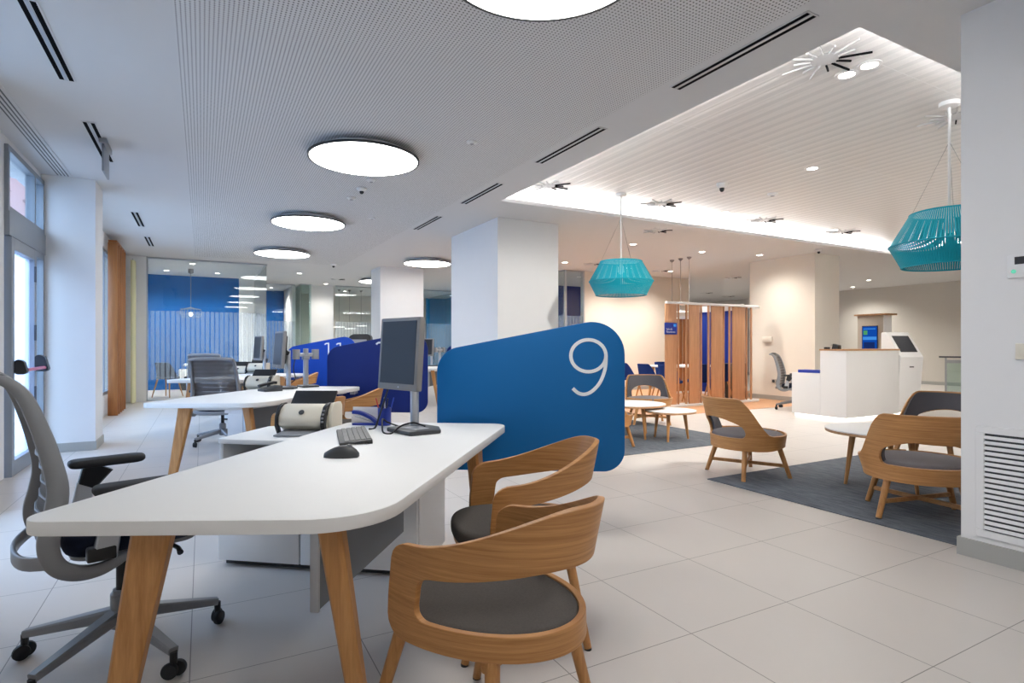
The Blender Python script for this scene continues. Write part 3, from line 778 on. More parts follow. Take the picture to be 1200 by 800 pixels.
# ---- low lounge chair
def make_lounge(name, label, cat, group):
    t = thing(name, label, cat, (0, 0, 0), 0, group)
    A, B_ = .345, .335
    z3 = lambda f: .40+.33*(1-sstep(.72, 1.52, abs(f)))**.9
    zh1 = lambda f: max(.462, .555-.10*(abs(f)/.95)**2)
    fl = lambda z, f: .95+.14*max(0, z-.30)/.4+.07*sstep(1.1, 1.6, abs(f))*(1-sstep(1.7, 2.5, abs(f)))*max(0, min(1, (z-.26)/.14))
    ln = lambda f, z: .13*max(0, z-.38)*math.cos(f/2)**2
    args = (rad(178), lambda f: .265+.02*sstep(1.4, 2.2, abs(f)), z3, rad(50), lambda f: .375, zh1, .045, .004, fl)
    shell(A, B_, .0, *args, .018, lean=ln).build('bent_shell', M['oak_uv'], t, uv=lambda c: (math.atan2(c.x, -c.y)*.35, c.z), bevel=.004, smooth=50)
    sh = shell(A, B_, .0, rad(80), lambda f: .38, lambda f: z3(f)-.012, rad(50), lambda f: .376, lambda f: zh1(f)+.01, .045, .05, fl, .02, lean=ln, rad_off=-.03)
    sh.build('back_cushion', M['darkgrey'], t, smooth=60)
    pts = []
    for i in range(48):
        q = 2*PI*i/48; pts.append((.318*math.sin(q), -.305*math.cos(q)))
    MB().cushion(pts[::-1], .315, .40, .03, .022).build('seat', M['grey'], t, smooth=60)
    MB().prism([(p[0]*.97, p[1]*.97) for p in pts[::-1]], .282, .317).build('seat_board', M['oak'], t)
    for sx, sy in ((1, 1), (-1, 1), (1, -1), (-1, -1)):
        MB().tube([(sx*.2, sy*.175, .30), (sx*.27, sy*.245, .005)], [.024, .018], 14).build('leg', M['oak'], t)
        MB().lathe([(.018, 0), (.018, .006)], 12, T(sx*.2705, sy*.2455, 0)).build('foot', M['black'], t)
    for s in (1, -1): MB().bar((-.245, -.22*s, .115), (.245, .22*s, .115), .03, .022, side=(0, 0, 1)).build('cross_stretcher', M['oak_h'], t)
    return t

# ---- dining chair with blue shell
def make_dining(name, label, cat, group, fab='blueseat'):
    t = thing(name, label, cat, (0, 0, 0), 0, group)
    z3 = lambda f: .52+.28*(1-sstep(.75, 1.75, abs(f)))
    sh = shell(.235, .22, .02, rad(100), lambda f: .43, z3, rad(1), lambda f: .50, lambda f: .50, .002, .04, lambda z, f: .92+.1*(z-.43)/.35, .03,
               lean=lambda f, z: .12*max(0, z-.45)*math.cos(f/2)**2)
    sh.build('backrest', M[fab], t, smooth=60)
    MB().cushion(ellipse(0, .03, .225, .22, 36, 2.6), .42, .475, .02, .01).build('seat', M[fab], t, smooth=60)
    for sx, sy in ((1, 1), (-1, 1), (1, -1), (-1, -1)):
        MB().tube([(sx*.15, .02+sy*.13, .425), (sx*.225, .02+sy*.215, 0)], [.02, .012], 10).build('leg', M['oak'], t)
    return t

# ---- task chair
def make_office(name, label, cat, group, fab='navyseat', base=.293, lift=0):
    t = thing(name, label, cat, (0, 0, 0), 0, group)
    up = lambda mb, nm, m, smooth=35: mb.build(nm, M[m], t, (0, 0, lift), smooth=smooth)
    MB().lathe([(.03, .10), (.038, .105), (.038, .235), (.030, .245), (.030, .25)], 24).build('base_hub', M['frame_pl'], t)
    for k in range(5):
        m = RZ(2*PI*k/5+base)
        arm = MB().bar((.02, 0, .155), (.345, 0, .095), .062, .05, .036, .028, side=(0, 1, 0), m=m).build('base_arm', M['frame_pl'], t)
        for s in (-1, 1):
            MB().lathe([(.018, -.011), (.027, -.009), (.029, 0), (.027, .009), (.018, .011)], 20, m @ T(.348, s*.016, .029) @ RZ(.7) @ RX(PI/2)).build('caster_wheel', M['blackmatte'], arm)
        MB().tube([(.346, 0, .092), (.346, 0, .05)], .013, 10, m).build('caster_stem', M['black'], arm)
    up(MB().tube([(0, 0, .20), (0, 0, .43)], .019, 16), 'gas_column', 'black')
    up(MB().prism(rpoly([(-.09, -.11), (.09, -.11), (.11, .14), (-.11, .14)], .03), .415, .46, bev=.01), 'mechanism', 'grey_pl')
    up(MB().tube([(.1, .10, .45), (.27, .13, .445), (.30, .13, .435)], [.008, .008, .011], 8), 'lever', 'black')
    up(MB().cushion(rpoly([(-.245, -.20), (.245, -.20), (.25, .26), (-.25, .26)], [.09, .09, .13, .13], 8), .465, .54, .03, .012), 'seat', fab, 60)
    up(MB().prism(rpoly([(-.22, -.18), (.22, -.18), (.22, .22), (-.22, .22)], .07), .448, .47, bev=.008), 'seat_pan', 'grey_pl')
    prof = [(.035, .475), (-.03, .462), (-.065, .447), (-.113, .432), (-.17, .435), (-.217, .46), (-.243, .505), (-.247, .565), (-.232, .634), (-.222, .721), (-.237, .812), (-.265, .918), (-.305, 1.03), (-.345, 1.08), (-.385, 1.095)]
    xo = [.275, .275, .275, .275, .275, .273, .27, .266, .262, .258, .253, .248, .24, .236, .232]
    for s in (-1, 1):
        pts = smooth_path([(s*x, y, z) for x, (y, z) in zip(xo, prof)], 5); n = len(pts)
        ts = [.028+.034*math.sin(PI*min(1, max(0, (i-6)/(n-8)))) for i in range(n)]
        up(MB().sweep(pts, [.026]*n, ts, side=(1, 0, 0)), 'back_upright', 'frame_pl', 50)
        up(MB().lathe([(.02, 0), (.02, .008), (.012, .010)], 20, T(s*.287, .03, .474) @ RY(s*PI/2)), 'pivot_cap', 'alu')
    up(MB().sweep(smooth_path([(-.24, -.378, 1.092), (-.15, -.395, 1.10), (0, -.40, 1.104), (.15, -.395, 1.10), (.24, -.378, 1.092)], 4), .05, .02, side=(0, 1, .5)), 'top_rail', 'frame_pl', 50)
    up(MB().sweep(smooth_path([(-.27, -.235, .485), (-.15, -.30, .465), (0, -.32, .46), (.15, -.30, .465), (.27, -.235, .485)], 4), .045, .014, side=(0, 0, 1)), 'lower_bow', 'frame_pl', 50)
    bp = smooth_path([(0, y, z) for y, z in prof[6:15]], 5)
    rows = [[(x*.24, p.y-.03*(1-x*x)+.012, p.z) for x in [-1+2*i/10 for i in range(11)]] for p in bp]
    bm = MB(); bm.loft(rows, None, cap=False, closed=False); bmesh.ops.solidify(bm.bm, geom=bm.bm.faces[:], thickness=.004)
    up(bm, 'back_mesh', 'net', 60)
    for k in range(6):
        z = .56+k*.05; i = min(range(len(bp)), key=lambda j: abs(bp[j].z-z)); y = bp[i].y+.02
        up(MB().tube([(-.24, y, z), (-.12, y-.03, z), (0, y-.04, z), (.12, y-.03, z), (.24, y, z)], .005, 6), 'back_slat', 'grey_pl')
    for s in (-1, 1):
        up(MB().bar((s*.285, -.10, .47), (s*.30, -.075, .625), .075, .03, .06, .026, side=(0, 1, .2)), 'arm_post', 'alu')
        up(MB().box(s*.285-.02, s*.285+.02, -.15, -.065, .465, .515, bev=.008), 'arm_socket', 'black')
        up(MB().bar((s*.30, -.072, .61), (s*.30, -.03, .692), .065, .035, .11, .05, side=(0, 1, 0)), 'arm_bracket', 'black')
        up(MB().cushion(rpoly([(-.045, -.135), (.045, -.135), (.042, .14), (-.042, .14)], [.03, .03, .04, .04], 6), .69, .722, .014, .003, T(s*.30, .0, 0)), 'arm_pad', 'blackmatte', 60)
    return t

# ---- desk
DO = (.55, 2.4)
def make_desk(label):
    t = thing('desk', label, 'desk', (DO[0], DO[1], 0), 0, 'white desks in a row')
    poly = rpoly(off([(-.45, 1.935), (.40, 1.50), (1.58, 2.96), (.78, 3.48)], DO), [.07, .24, .09, .06], 10)
    MB().prism(poly, .70, .74, bev=.004).build('tabletop', M['white'], t, smooth=40)
    def leg(top, foot, w0, t0, w1, t1, side):
        MB().bar((top[0]-DO[0], top[1]-DO[1], .70), (foot[0]-DO[0], foot[1]-DO[1], 0), w0, t0, w1, t1, side).build('leg', M['oak'], t, bevel=.002)
    leg((-.115, 1.875), (-.235, 1.83), .105, .06, .05, .04, (.9, -.3, 0))
    leg((.325, 1.70), (.42, 1.64), .072, .06, .045, .04, (.8, -.5, 0))
    leg((1.16, 2.52), (1.24, 2.58), .10, .06, .05, .04, (.6, .7, 0))
    leg((.66, 3.22), (.66, 3.3), .10, .06, .05, .04, (.8, .5, 0))
    fr = MB()
    for p, q in (((-.08, 1.88), (.30, 1.72)), ((.34, 1.74), (1.12, 2.5)), ((-.08, 1.92), (.63, 3.16))):
        fr.bar((p[0]-DO[0], p[1]-DO[1], .685), (q[0]-DO[0], q[1]-DO[1], .685), .03, .03, side=(0, 0, 1))
    fr.build('under_frame', M['white_soft'], t)
    a = (.31-DO[0], 1.88-DO[1]); b = (.79-DO[0], 2.5-DO[1]); th = math.atan2(b[1]-a[1], b[0]-a[0]); L = math.hypot(b[0]-a[0], b[1]-a[1])
    mp = MB().box(.012, L, -.012, .012, .36, .70, T(a[0], a[1], 0) @ RZ(th)).build('modesty_panel', M['modesty'], t, bevel=.002)
    MB().box(0, .012, -.015, .015, .355, .70, T(a[0], a[1], 0) @ RZ(th), bev=.003).build('end_strip', M['alu'], mp)
    return t
def make_cabinet(label, loc=(.07, 3.49, 0), L=1.14):
    t = thing('storage_cabinet', label, 'cabinet', loc, math.atan2(-.61, .79), 'white storage cabinets under the desks')
    b = MB()
    b.box(.0, L, .02, .50, .03, .47); b.box(0, .025, .02, .50, .47, .665); b.box(L-.025, L, .02, .50, .47, .665)
    b.box(.48, .505, .02, .46, .47, .665); b.box(.025, L-.025, .46, .50, .47, .665)
    b.build('body', M['white_soft'], t, smooth=0, bevel=.006)
    MB().prism(rpoly([(-.005, 0), (L+.005, 0), (L+.005, .505), (-.005, .505)], [.03]*4), .665, .692, bev=.004).build('top', M['white'], t)
    MB().box(.02, L-.02, .05, .48, 0, .03).build('plinth', M['charcoal'], t, smooth=0)
    for z0, z1 in ((.035, .21), (.215, .46)):
        d = MB().box(.008, .48, 0, .02, z0, z1, bev=.005).build('drawer', M['white_soft'], t)
        MB().box(.19, .3, -.004, .001, z1-.018, z1-.008).build('pull_edge', M['grey_pl'], d)
    d = MB().box(.488, L-.008, 0, .02, .035, .46, bev=.005).build('door', M['white_soft'], t)
    MB().box(.51, .53, -.004, .001, .33, .43).build('handle', M['grey_pl'], d)
    return t
def glyph(ch):
    if ch == '9':
        el = [(.117+.107*math.cos(q), .243+.097*math.sin(q)) for q in [2*PI*i/48 for i in range(48)]]
        tail = smooth_path([(.2245, .245, 0), (.219, .165, 0), (.19, .085, 0), (.145, .032, 0), (.10, .010, 0), (.057, .016, 0), (.022, .045, 0)], 6)
        return [(el, True), ([(p.x, p.y) for p in tail], False)]
    if ch == '0':
        return [([(.107+.097*math.cos(q), .175+.165*math.sin(q)) for q in [2*PI*i/48 for i in range(48)]], True)]
    if ch == '1':
        return [([(.01, .318), (.035, .337), (.07, .338)], False), ([(.075, 0), (.075, .349)], False)]
    if ch == '2':
        p = smooth_path([(.01, .26, 0), (.03, .315, 0), (.09, .34, 0), (.15, .31, 0), (.16, .24, 0), (.10, .12, 0), (.01, .012, 0)], 6)
        return [([(q.x, q.y) for q in p], False), ([(.005, .01), (.17, .01)], False)]
def make_screen(text, m, x0, loc, label, rz=math.atan2(-.458, .889)):
    t = thing('numbered_screen', label, 'desk screen', loc, rz, 'numbered desk screens')
    poly = rpoly([(0, .45), (1.14, .43), (1.14, 1.385), (0, 1.165)], [.10, .13, .20, .15], 12)
    MB().prism(poly, -.03, 0, RX(PI/2), bev=.004).build('panel', M[m], t, smooth=40)
    x = x0
    for ch in text:
        nb = MB()
        for pts, cl in glyph(ch): nb.ribbon(pts, .021, .002, T(x, -.0005, .894), cl)
        nb.build('numeral', M['numeral'], t, smooth=0)
        x += {'1': .195, '9': .27, '0': .25, '2': .22}[ch]
    for s in (.17, .30):
        MB().box(s, s+.05, -.16, .005, .655, .698, bev=.003).build('bracket', M['alu'], t)
    return t

# ---- desk things
def make_monitor(label, group='portrait monitors'):
    t = thing('monitor', label, 'monitor', (0, 0, 0), 0, group)
    MB().prism(rpoly([(-.04, -.10), (.20, -.12), (.24, .05), (.14, .12), (-.02, .12), (-.05, .05)], .02), 0, .022, bev=.006).build('stand_base', M['charcoal'], t)
    MB().box(.04, .17, -.06, .03, .021, .0235).build('base_plate', M['grey_pl'], t, smooth=0)
    MB().lathe([(.024, .015), (.024, .40), (.018, .405)], 24, T(0, .06, 0)).build('pole', M['alu'], t)
    MB().bar((0, .06, .37), (0, .0, .40), .05, .05, side=(1, 0, 0)).build('swivel_joint', M['black'], t)
    h = T(0, 0, .412) @ RX(rad(-4))
    cz = MB().box(-.178, .178, -.05, -.012, -.195, .195, h, bev=.008).build('casing', M['bezel'], t)
    MB().box(-.153, .153, -.0525, -.049, -.16, .175, h).build('display', M['screen'], t, smooth=0)
    MB().box(-.13, .13, -.013, .012, -.15, .15, h, bev=.01).build('rear_cover', M['black'], t)
    MB().lathe([(.004, 0), (.004, .003)], 12, h @ T(.02, -.05, -.178) @ RX(PI/2)).build('power_led', M['alu'], t)
    return t
def make_bracket_stand(label):
    t = thing('monitor_stand', label, 'stand', (0, 0, 0), 0, 'empty monitor stands')
    MB().prism(rpoly([(-.09, -.20), (.09, -.20), (.10, .0), (.06, .05), (-.06, .05), (-.10, .0)], .02), 0, .02, bev=.006).build('stand_base', M['charcoal'], t)
    MB().lathe([(.028, .018), (.028, .42), (.024, .425)], 24).build('pole', M['alu'], t)
    MB().box(-.09, .09, -.02, .02, .335, .375, bev=.006).build('cross_arm', M['alu'], t)
    for s in (-1, 1): MB().lathe([(.038, -.055), (.04, -.05), (.04, .05), (.038, .055)], 20, T(s*.105, 0, .36)).build('clamp', M['grey_pl'], t)
    MB().box(-.035, .035, -.04, .04, .30, .345, bev=.006).build('collar', M['grey_pl'], t)
    MB().tube(smooth_path([(-.1, .03, .345), (-.12, .05, .2), (-.1, .06, .08), (-.2, .07, .006)], 6), .006, 8).build('cable', M['black'], t)
    return t
def make_keyboard(label):
    t = thing('keyboard', label, 'keyboard', (0, 0, 0), 0, 'keyboards')
    MB().box(-.225, .225, -.075, .075, .004, .016, RX(rad(4)), bev=.004).build('tray', M['charcoal'], t)
    k = MB(); random.seed(3)
    for r in range(5):
        x = -.215
        while x < .20:
            w = .021 if r < 4 else random.choice((.021, .03, .10 if -.1 < x < 0 else .021))
            k.box(x, x+w-.003, .05-r*.025, .071-r*.025, .014, .0205, RX(rad(4)), bev=.0015, seg=1); x += w
    k.build('keys', M['key'], t)
    for s in (-.2, .2): MB().box(s-.02, s+.02, .05, .075, 0, .012, bev=.002).build('foot', M['black'], t)
    return t
def make_mouse(label):
    t = thing('computer_mouse', label, 'mouse', (0, 0, 0), 0, 'mice')
    rings = []
    for i in range(13):
        q = i/12; y = -.06+.12*q; w = .034*math.sin(PI*(.08+.84*q))**.6; hh = .042*math.sin(PI*(.1+.8*q**.8))**.8
        rings.append([(w*math.copysign(abs(math.cos(a))**.8, math.cos(a)), y, max(0, hh*max(0, math.sin(a))**.8)) for a in [PI*k/10 for k in range(11)]]+[(w*.7*math.cos(PI+PI*k/4), y, 0) for k in range(1, 4)])
    MB().loft(rings).build('body', M['charcoal'], t, smooth=60)
    MB().lathe([(.010, -.004), (.011, 0), (.010, .004)], 16, T(0, -.028, .036) @ RY(PI/2)).build('scroll_wheel', M['grey_pl'], t)
    return t
def make_scanner(label):
    t = thing('document_scanner', label, 'scanner', (0, 0, 0), 0, 'document scanners')
    pr = [(-.085, .045), (-.10, .06), (-.095, .10), (-.06, .145), (-.02, .165), (.10, .165), (.12, .12), (.12, .0), (-.02, .0), (-.05, .03)]
    rot = RZ(PI/2) @ RX(PI/2)   # prism xy -> world yz, extruded along x
    def side(poly, x0, x1, name, mat, bev=.004, par=None):
        return MB().prism(poly, x0, x1, rot, bev=bev).build(name, M[mat], par or t, smooth=50)
    side(pr, -.135, .135, 'body', 'cream_pl')
    trim = [(-.11, .05), (-.105, .105), (-.065, .155), (-.02, .172), (.03, .172), (.0, .15), (-.06, .10), (-.075, .05), (-.05, 0), (-.08, 0)]
    side(trim, -.152, -.134, 'side_trim', 'black'); side(trim, .112, .137, 'control_strip', 'black')
    cs = MB()
    for k, (y, z) in enumerate(((-.098, .075), (-.096, .095), (-.085, .115), (-.07, .135))): cs.box(.118, .131, y-.016, y-.006, z-.005, z+.005)
    cs.build('buttons', M['grey_pl'], t)
    side([(-.04, .0), (.125, .0), (.125, .15), (.10, .172), (-.01, .172), (-.055, .13), (-.06, .06)], .137, .16, 'side_panel', 'cream_pl')
    side([(.02, .165), (.035, .165), (.105, .228), (.094, .236)], -.115, .14, 'feed_tray', 'black', .003)
    lines = MB()
    for x in (-.08, .0, .08): lines.box(x-.002, x+.002, -.002, .001, .01, .09, T(0, .022, .163) @ RX(rad(-47)))
    lines.box(-.11, .135, -.002, .001, .035, .038, T(0, .022, .163) @ RX(rad(-47)))
    lines.build('tray_ridges', M['charcoal'], t)
    side([(-.19, .004), (-.03, .012), (-.03, .022), (-.19, .012)], -.12, .12, 'output_tray', 'grey_pl', .002)
    MB().lathe([(.016, 0), (.016, .002), (.012, .003)], 20, T(-.005, -.083, .126) @ RX(rad(48))).build('badge', M['charcoal'], t)
    return t
def make_phone(label):
    t = thing('desk_phone', label, 'phone', (0, 0, 0), 0, 'desk phones')
    MB().prism([(-.09, 0), (.09, 0), (.09, .055), (-.09, .02)], -.085, .085, RZ(PI/2) @ RX(PI/2), bev=.006).build('base', M['charcoal'], t)
    MB().sweep(smooth_path([(-.055, -.09, .05), (-.055, -.05, .062), (-.055, .05, .08), (-.055, .09, .078)], 5), .045, .028, side=(1, 0, 0)).build('handset', M['black'], t)
    k = MB()
    for i in range(3):
        for j in range(4): k.box(i*.025-.005, i*.025+.012, -.06+j*.022, -.045+j*.022, .026, .031, RX(rad(11)))
    k.build('keys', M['key'], t)
    return t

# ---- teal cord pendant
def make_pendant(label, loc, drop):
    """loc at the ceiling; drop to the top of the shade"""
    t = thing('pendant_lamp', label, 'pendant lamp', loc, 0, 'teal cord pendants')
    MB().lathe([(.075, -.0005), (.075, -.035), (.06, -.042), (.012, -.045)], 28).build('canopy', M['white_soft'], t)
    MB().tube([(0, 0, -.04), (0, 0, -drop-.02)], .011, 10).build('rod', M['white_soft'], t)
    prof = [(.285, -drop), (.437, -drop-.27), (.345, -drop-.455)]
    w = MB(); n = 132
    for (r0, z0), (r1, z1) in zip(prof, prof[1:]):
        for k in range(n):
            a = 2*PI*k/n; c = Vector((math.cos(a), math.sin(a), 0)); s = Vector((-math.sin(a), math.cos(a), 0))
            h0 = PI*r0/n*.86; h1 = PI*r1/n*.76
            w.loft([[c*r0+s*h0+Vector((0, 0, z0)), c*r0-s*h0+Vector((0, 0, z0)), c*(r0-.004)+Vector((0, 0, z0))],
                    [c*r1+s*h1+Vector((0, 0, z1)), c*r1-s*h1+Vector((0, 0, z1)), c*(r1-.004)+Vector((0, 0, z1))]])
    w.build('cord_shade', M['teal'], t, smooth=0)
    rg = MB()
    for r, z in prof: rg.tube([(r*math.cos(2*PI*k/48)*.995, r*math.sin(2*PI*k/48)*.995, z) for k in range(49)], .007, 8, cap=False)
    rg.build('frame_ring', M['teal'], t)
    sp = MB()
    for k in range(3):
        a = 2*PI*k/3; sp.tube([(0, 0, -drop-.02), (.28*math.cos(a), .28*math.sin(a), -drop)], .005, 6)
    sp.build('spider', M['white_soft'], t)
    wr = MB()
    for k in range(3):
        a = 2*PI*k/3+.3; wr.tube([(.01*math.cos(a), .01*math.sin(a), -drop*.38), (.28*math.cos(a), .28*math.sin(a), -drop)], .0018, 5)
    wr.build('wires', M['grey_pl'], t)
    MB().lathe([(.012, 0), (.03, -.02), (.05, -.07), (.045, -.11), (.02, -.14), (.002, -.145)], 20, T(0, 0, -drop-.03)).build('bulb', M['white_soft'], t)
    return t

# ---- flat disc pendant
def make_disc(label, loc, drop, group, glow=True, r=.11):
    t = thing('disc_pendant', label, 'pendant lamp', loc, 0, group)
    MB().lathe([(.05, -.0005), (.05, -.02), (.012, -.055)], 20).build('canopy', M['bezel'], t)
    MB().tube([(0, 0, -.05), (0, 0, -drop)], .005, 8).build('cord', M['bezel'], t)
    MB().lathe([(.012, -drop+.03), (.03, -drop), (r, -drop-.012), (r, -drop-.022)], 32).build('shade', M['white_soft' if glow else 'bezel'], t)
    MB().lathe([(r*.94, -drop-.0225), (r*.94, -drop-.028)], 32).build('diffuser', M['discglow'], t)
    return t

# ---- round coffee table
def make_coffee(label, loc, rx, ry, h, rz=0., n=3, a0=0., group='small white coffee tables', sp=1.25, frac=.62):
    t = thing('coffee_table', label, 'table', loc, rz, group)
    MB().prism(ellipse(0, 0, rx, ry, 56, 2.2), h-.010, h, bev=.002).build('top', M['white'], t)
    MB().prism(ellipse(0, 0, rx*.998, ry*.998, 56, 2.2), h-.032, h-.0102, bev=.006).build('edge_band', M['oak_top'], t)
    for k in range(n):
        a = a0+2*PI*k/n; x, y = rx*frac*math.cos(a), ry*frac*math.sin(a)
        MB().tube([(x, y, h-.03), (x*sp, y*sp, 0)], [.026, .013], 14).build('leg', M['oak'], t)
    return t
# ================================================================ LAYOUT
# rugs
for (x0, x1, y0, y1, lb) in ((3.97, 6.6, 1.66, 3.65, 'grey woven carpet in front, under the lounge chairs by the white wall end'),
                             (3.97, 6.05, 4.86, 7.1, 'grey woven carpet farther back, under the two small round tables')):
    tag(MB().box(-(x1-x0)/2, (x1-x0)/2, -(y1-y0)/2, (y1-y0)/2, 0, .008, bev=.003).build('carpet', M['rug'], loc=((x0+x1)/2, (y0+y1)/2, 0)), lb, 'rug', 'grey carpets')

# ---- desks, cabinets, screens
desk = make_desk('front white desk with the keyboard and mouse')
copy_tree(desk, (DO[0], DO[1]+PITCH, 0), 0, 'second white desk, behind the front one')
copy_tree(desk, (DO[0], DO[1]+2*PITCH, 0), 0, 'third white desk, close to the striped glass')
copy_tree(desk, (DO[0]+3.75, DO[1]+9.15, 0), 0, 'white desk of the other row, beyond the front black monitor')
cab = make_cabinet('white cabinet under the front desk, carrying the large scanner')
cab2 = make_cabinet('white cabinet under the second desk', (.23, 3.37+PITCH, 0), .9)
copy_tree(cab2, (.23, 3.37+2*PITCH, 0), None, 'white cabinet under the third desk')
make_screen('9', 'blue9', .80, (1.245, 3.24, 0), 'mid blue desk screen with a large white 9')
make_screen('10', 'blue10', .545, (1.245, 3.24+PITCH, 0), 'dark navy desk screen, partly behind the black monitor')
make_screen('11', 'blue11', .61, (1.245, 3.24+2*PITCH, 0), 'royal blue desk screen showing the tops of two ones')
make_screen('12', 'blue10', .61, (4.995, 3.24+9.15, 0), 'navy desk screen between the front monitor and the white pillar')

# ---- visitor armchairs
ac = make_armchair('armchair', 'front wooden armchair, nearest the viewer, back towards us', 'chair', 'wooden visitor armchairs')
AC = [(.718, 1.592, .416), (1.112, 2.157, 1.315)]
ac.location = (AC[0][0], AC[0][1], 0); ac.rotation_euler.z = AC[0][2]
copy_tree(ac, (AC[1][0], AC[1][1], 0), AC[1][2], 'wooden armchair seen from the side, before the screen marked 9')
for (i, dy, dx, dr, lb) in ((0, PITCH, .02, .1, 'wooden armchair hidden behind the front scanner, at the second desk'), (1, PITCH, .02, -.15, 'wooden armchair before the navy screen, behind the pen cup'),
                            (0, 2*PITCH, 0, -.1, 'wooden armchair at the third desk, below the empty monitor stand'), (1, 2*PITCH, 0, .1, 'wooden armchair before the royal blue screen')):
    copy_tree(ac, (AC[i][0]+dx, AC[i][1]+dy, 0), AC[i][2]+dr, lb)
copy_tree(ac, (5.0, 10.75, 0), heading(-.5, .85), 'wooden armchair far off, in the gap left of the screen marked 9')

# ---- task chairs
oc = make_office('office_chair', 'grey office chair with mesh back at the front desk', 'chair', 'grey office chairs')
oc.location = (-.277, 2.69, 0); oc.rotation_euler.z = heading(.96, .27)
oc2 = make_office('office_chair', '', 'chair', 'grey office chairs', lift=-.06)
oc2.location = (.22, 7.85, 0); oc2.rotation_euler.z = heading(.38, 1); oc2['label'] = 'grey office chair seen from behind, at the second desk'
#, 'grey office chair seen from behind, at the second desk')
copy_tree(oc2, (.08, 11.35, 0), heading(.15, 1), 'grey office chair just showing above the one at the second desk')
copy_tree(oc2, (9.75, 6.85, 0), heading(.45, -.9), 'grey office chair behind the low end of the reception counter')

# ---- on the front desk
ZT = .74
mon = make_monitor('large black portrait monitor on the front desk')
mon.location = (.972, 3.0, ZT); mon.rotation_euler.z = facing(-.95, -.31)
copy_tree(mon, (.76, 6.56, ZT), facing(-.985, -.13), 'portrait monitor on the second desk, seen nearly edge on')
copy_tree(mon, (.82, 3.05+2*PITCH, ZT), facing(-.976, -.216), 'smaller far portrait monitor on the third desk')
copy_tree(mon, (4.45, 12.05, ZT), facing(-.9, -.3), 'far portrait monitor in the gap left of the screen marked 9')
bs = make_bracket_stand('empty monitor stand with a T arm on the second desk')
bs.location = (1.02, 6.72, ZT); bs.rotation_euler.z = .15
copy_tree(bs, (4.75, 12.2, ZT), .2, 'empty monitor stand on the far desk of the other row')
kb = make_keyboard('dark keyboard with grey keys on the front desk'); kb.location = (.665, 2.885, ZT); kb.rotation_euler.z = math.atan2(-.985, -.17)
ms = make_mouse('dark computer mouse on the front desk'); ms.location = (.505, 2.40, ZT); ms.rotation_euler.z = heading(-.88, .48); ms.scale = (1.15, 1.15, 1.15)
ph = make_phone('dark desk phone on the second desk'); ph.location = (.60, 6.20, ZT); ph.rotation_euler.z = facing(-.8, -.3)
def pencup(x, y, label):
    t = thing('pen_cup', label, 'pen cup', (x, y, ZT))
    MB().lathe([(.036, 0), (.038, .003), (.038, .10), (.034, .10), (.033, .006), (.0, .006)], 28, cap=False).build('cup', M['blueplastic'], t)
    return t
pencup(.925, 3.245, 'blue pen cup behind the monitor pole')
random.seed(5)
for i, (dx, dy, tx, ty, m, lb) in enumerate(((-.012, 0, -.035, .01, 'red', 'red pen leaning left in the blue cup'), (.008, .008, .0, .02, 'alu', 'silver pen standing in the blue cup'),
                                    (.014, -.006, .04, .0, 'bluepen', 'blue pen leaning right in the blue cup'), (-.004, -.012, .015, -.02, 'black', 'black pen in the blue cup'))):
    t = thing('pen', lb, 'pen', (.925+dx, 3.245+dy, ZT+.007), 0, 'pens in the blue cup')
    p0 = Vector((0, 0, 0)); p1 = Vector((tx, ty, .15))
    MB().tube([p0, p0.lerp(p1, .05), p0.lerp(p1, .92)], [.0015, .004, .004], 8).build('barrel', M[m], t)
    MB().tube([p0.lerp(p1, .9), p1], [.0046, .0035], 8).build('cap', M[m], t)
t = thing('stapler', 'blue stapler at the far edge of the front desk', 'stapler', (.83, 3.30, ZT), math.atan2(-.52, .8))
MB().box(-.075, .075, -.02, .02, 0, .012, bev=.004).build('base', M['blueplastic'], t)
MB().sweep(smooth_path([(-.075, 0, .075), (-.03, 0, .07), (.03, 0, .045), (.068, 0, .015)], 5), .034, .02, side=(0, 1, 0)).build('arm', M['blueplastic'], t)
MB().bar((-.06, 0, .05), (.06, 0, .016), .022, .006, side=(0, 1, 0)).build('magazine', M['alu'], t)
t = thing('leaflet_holder', 'white leaflet holder behind the blue stapler', 'holder', (.86, 3.375, ZT), math.atan2(-.52, .8))
MB().box(-.09, .07, -.02, .02, 0, .006, bev=.002).build('base', M['paper'], t)
MB().box(-.09, .07, .004, .008, .004, .095, bev=.001).build('back_plate', M['paper'], t)
MB().box(-.09, .07, -.02, -.017, .004, .04, bev=.001).build('front_lip', M['paper'], t)
tag(MB().tube(smooth_path([(.96, 3.02, .752), (.90, 3.08, .775), (.86, 3.05, .80), (.84, 2.99, .775), (.83, 2.93, .746), (.86, 2.89, .745), (.92, 2.92, .775), (.98, 2.90, .79), (1.03, 2.85, .775)], 8), .0045, 8).build('cable', M['black']), 'black cable looped over the monitor base on the front desk', 'cable')
tag(MB().tube(smooth_path([(.80, 3.10, .744), (.84, 3.13, .746), (.87, 3.16, .80), (.90, 3.17, .88), (.925, 3.15, .97), (.945, 3.09, 1.02)], 8), .0055, 8).build('cable', M['black']), 'black cable rising from the desk to the front monitor', 'cable')

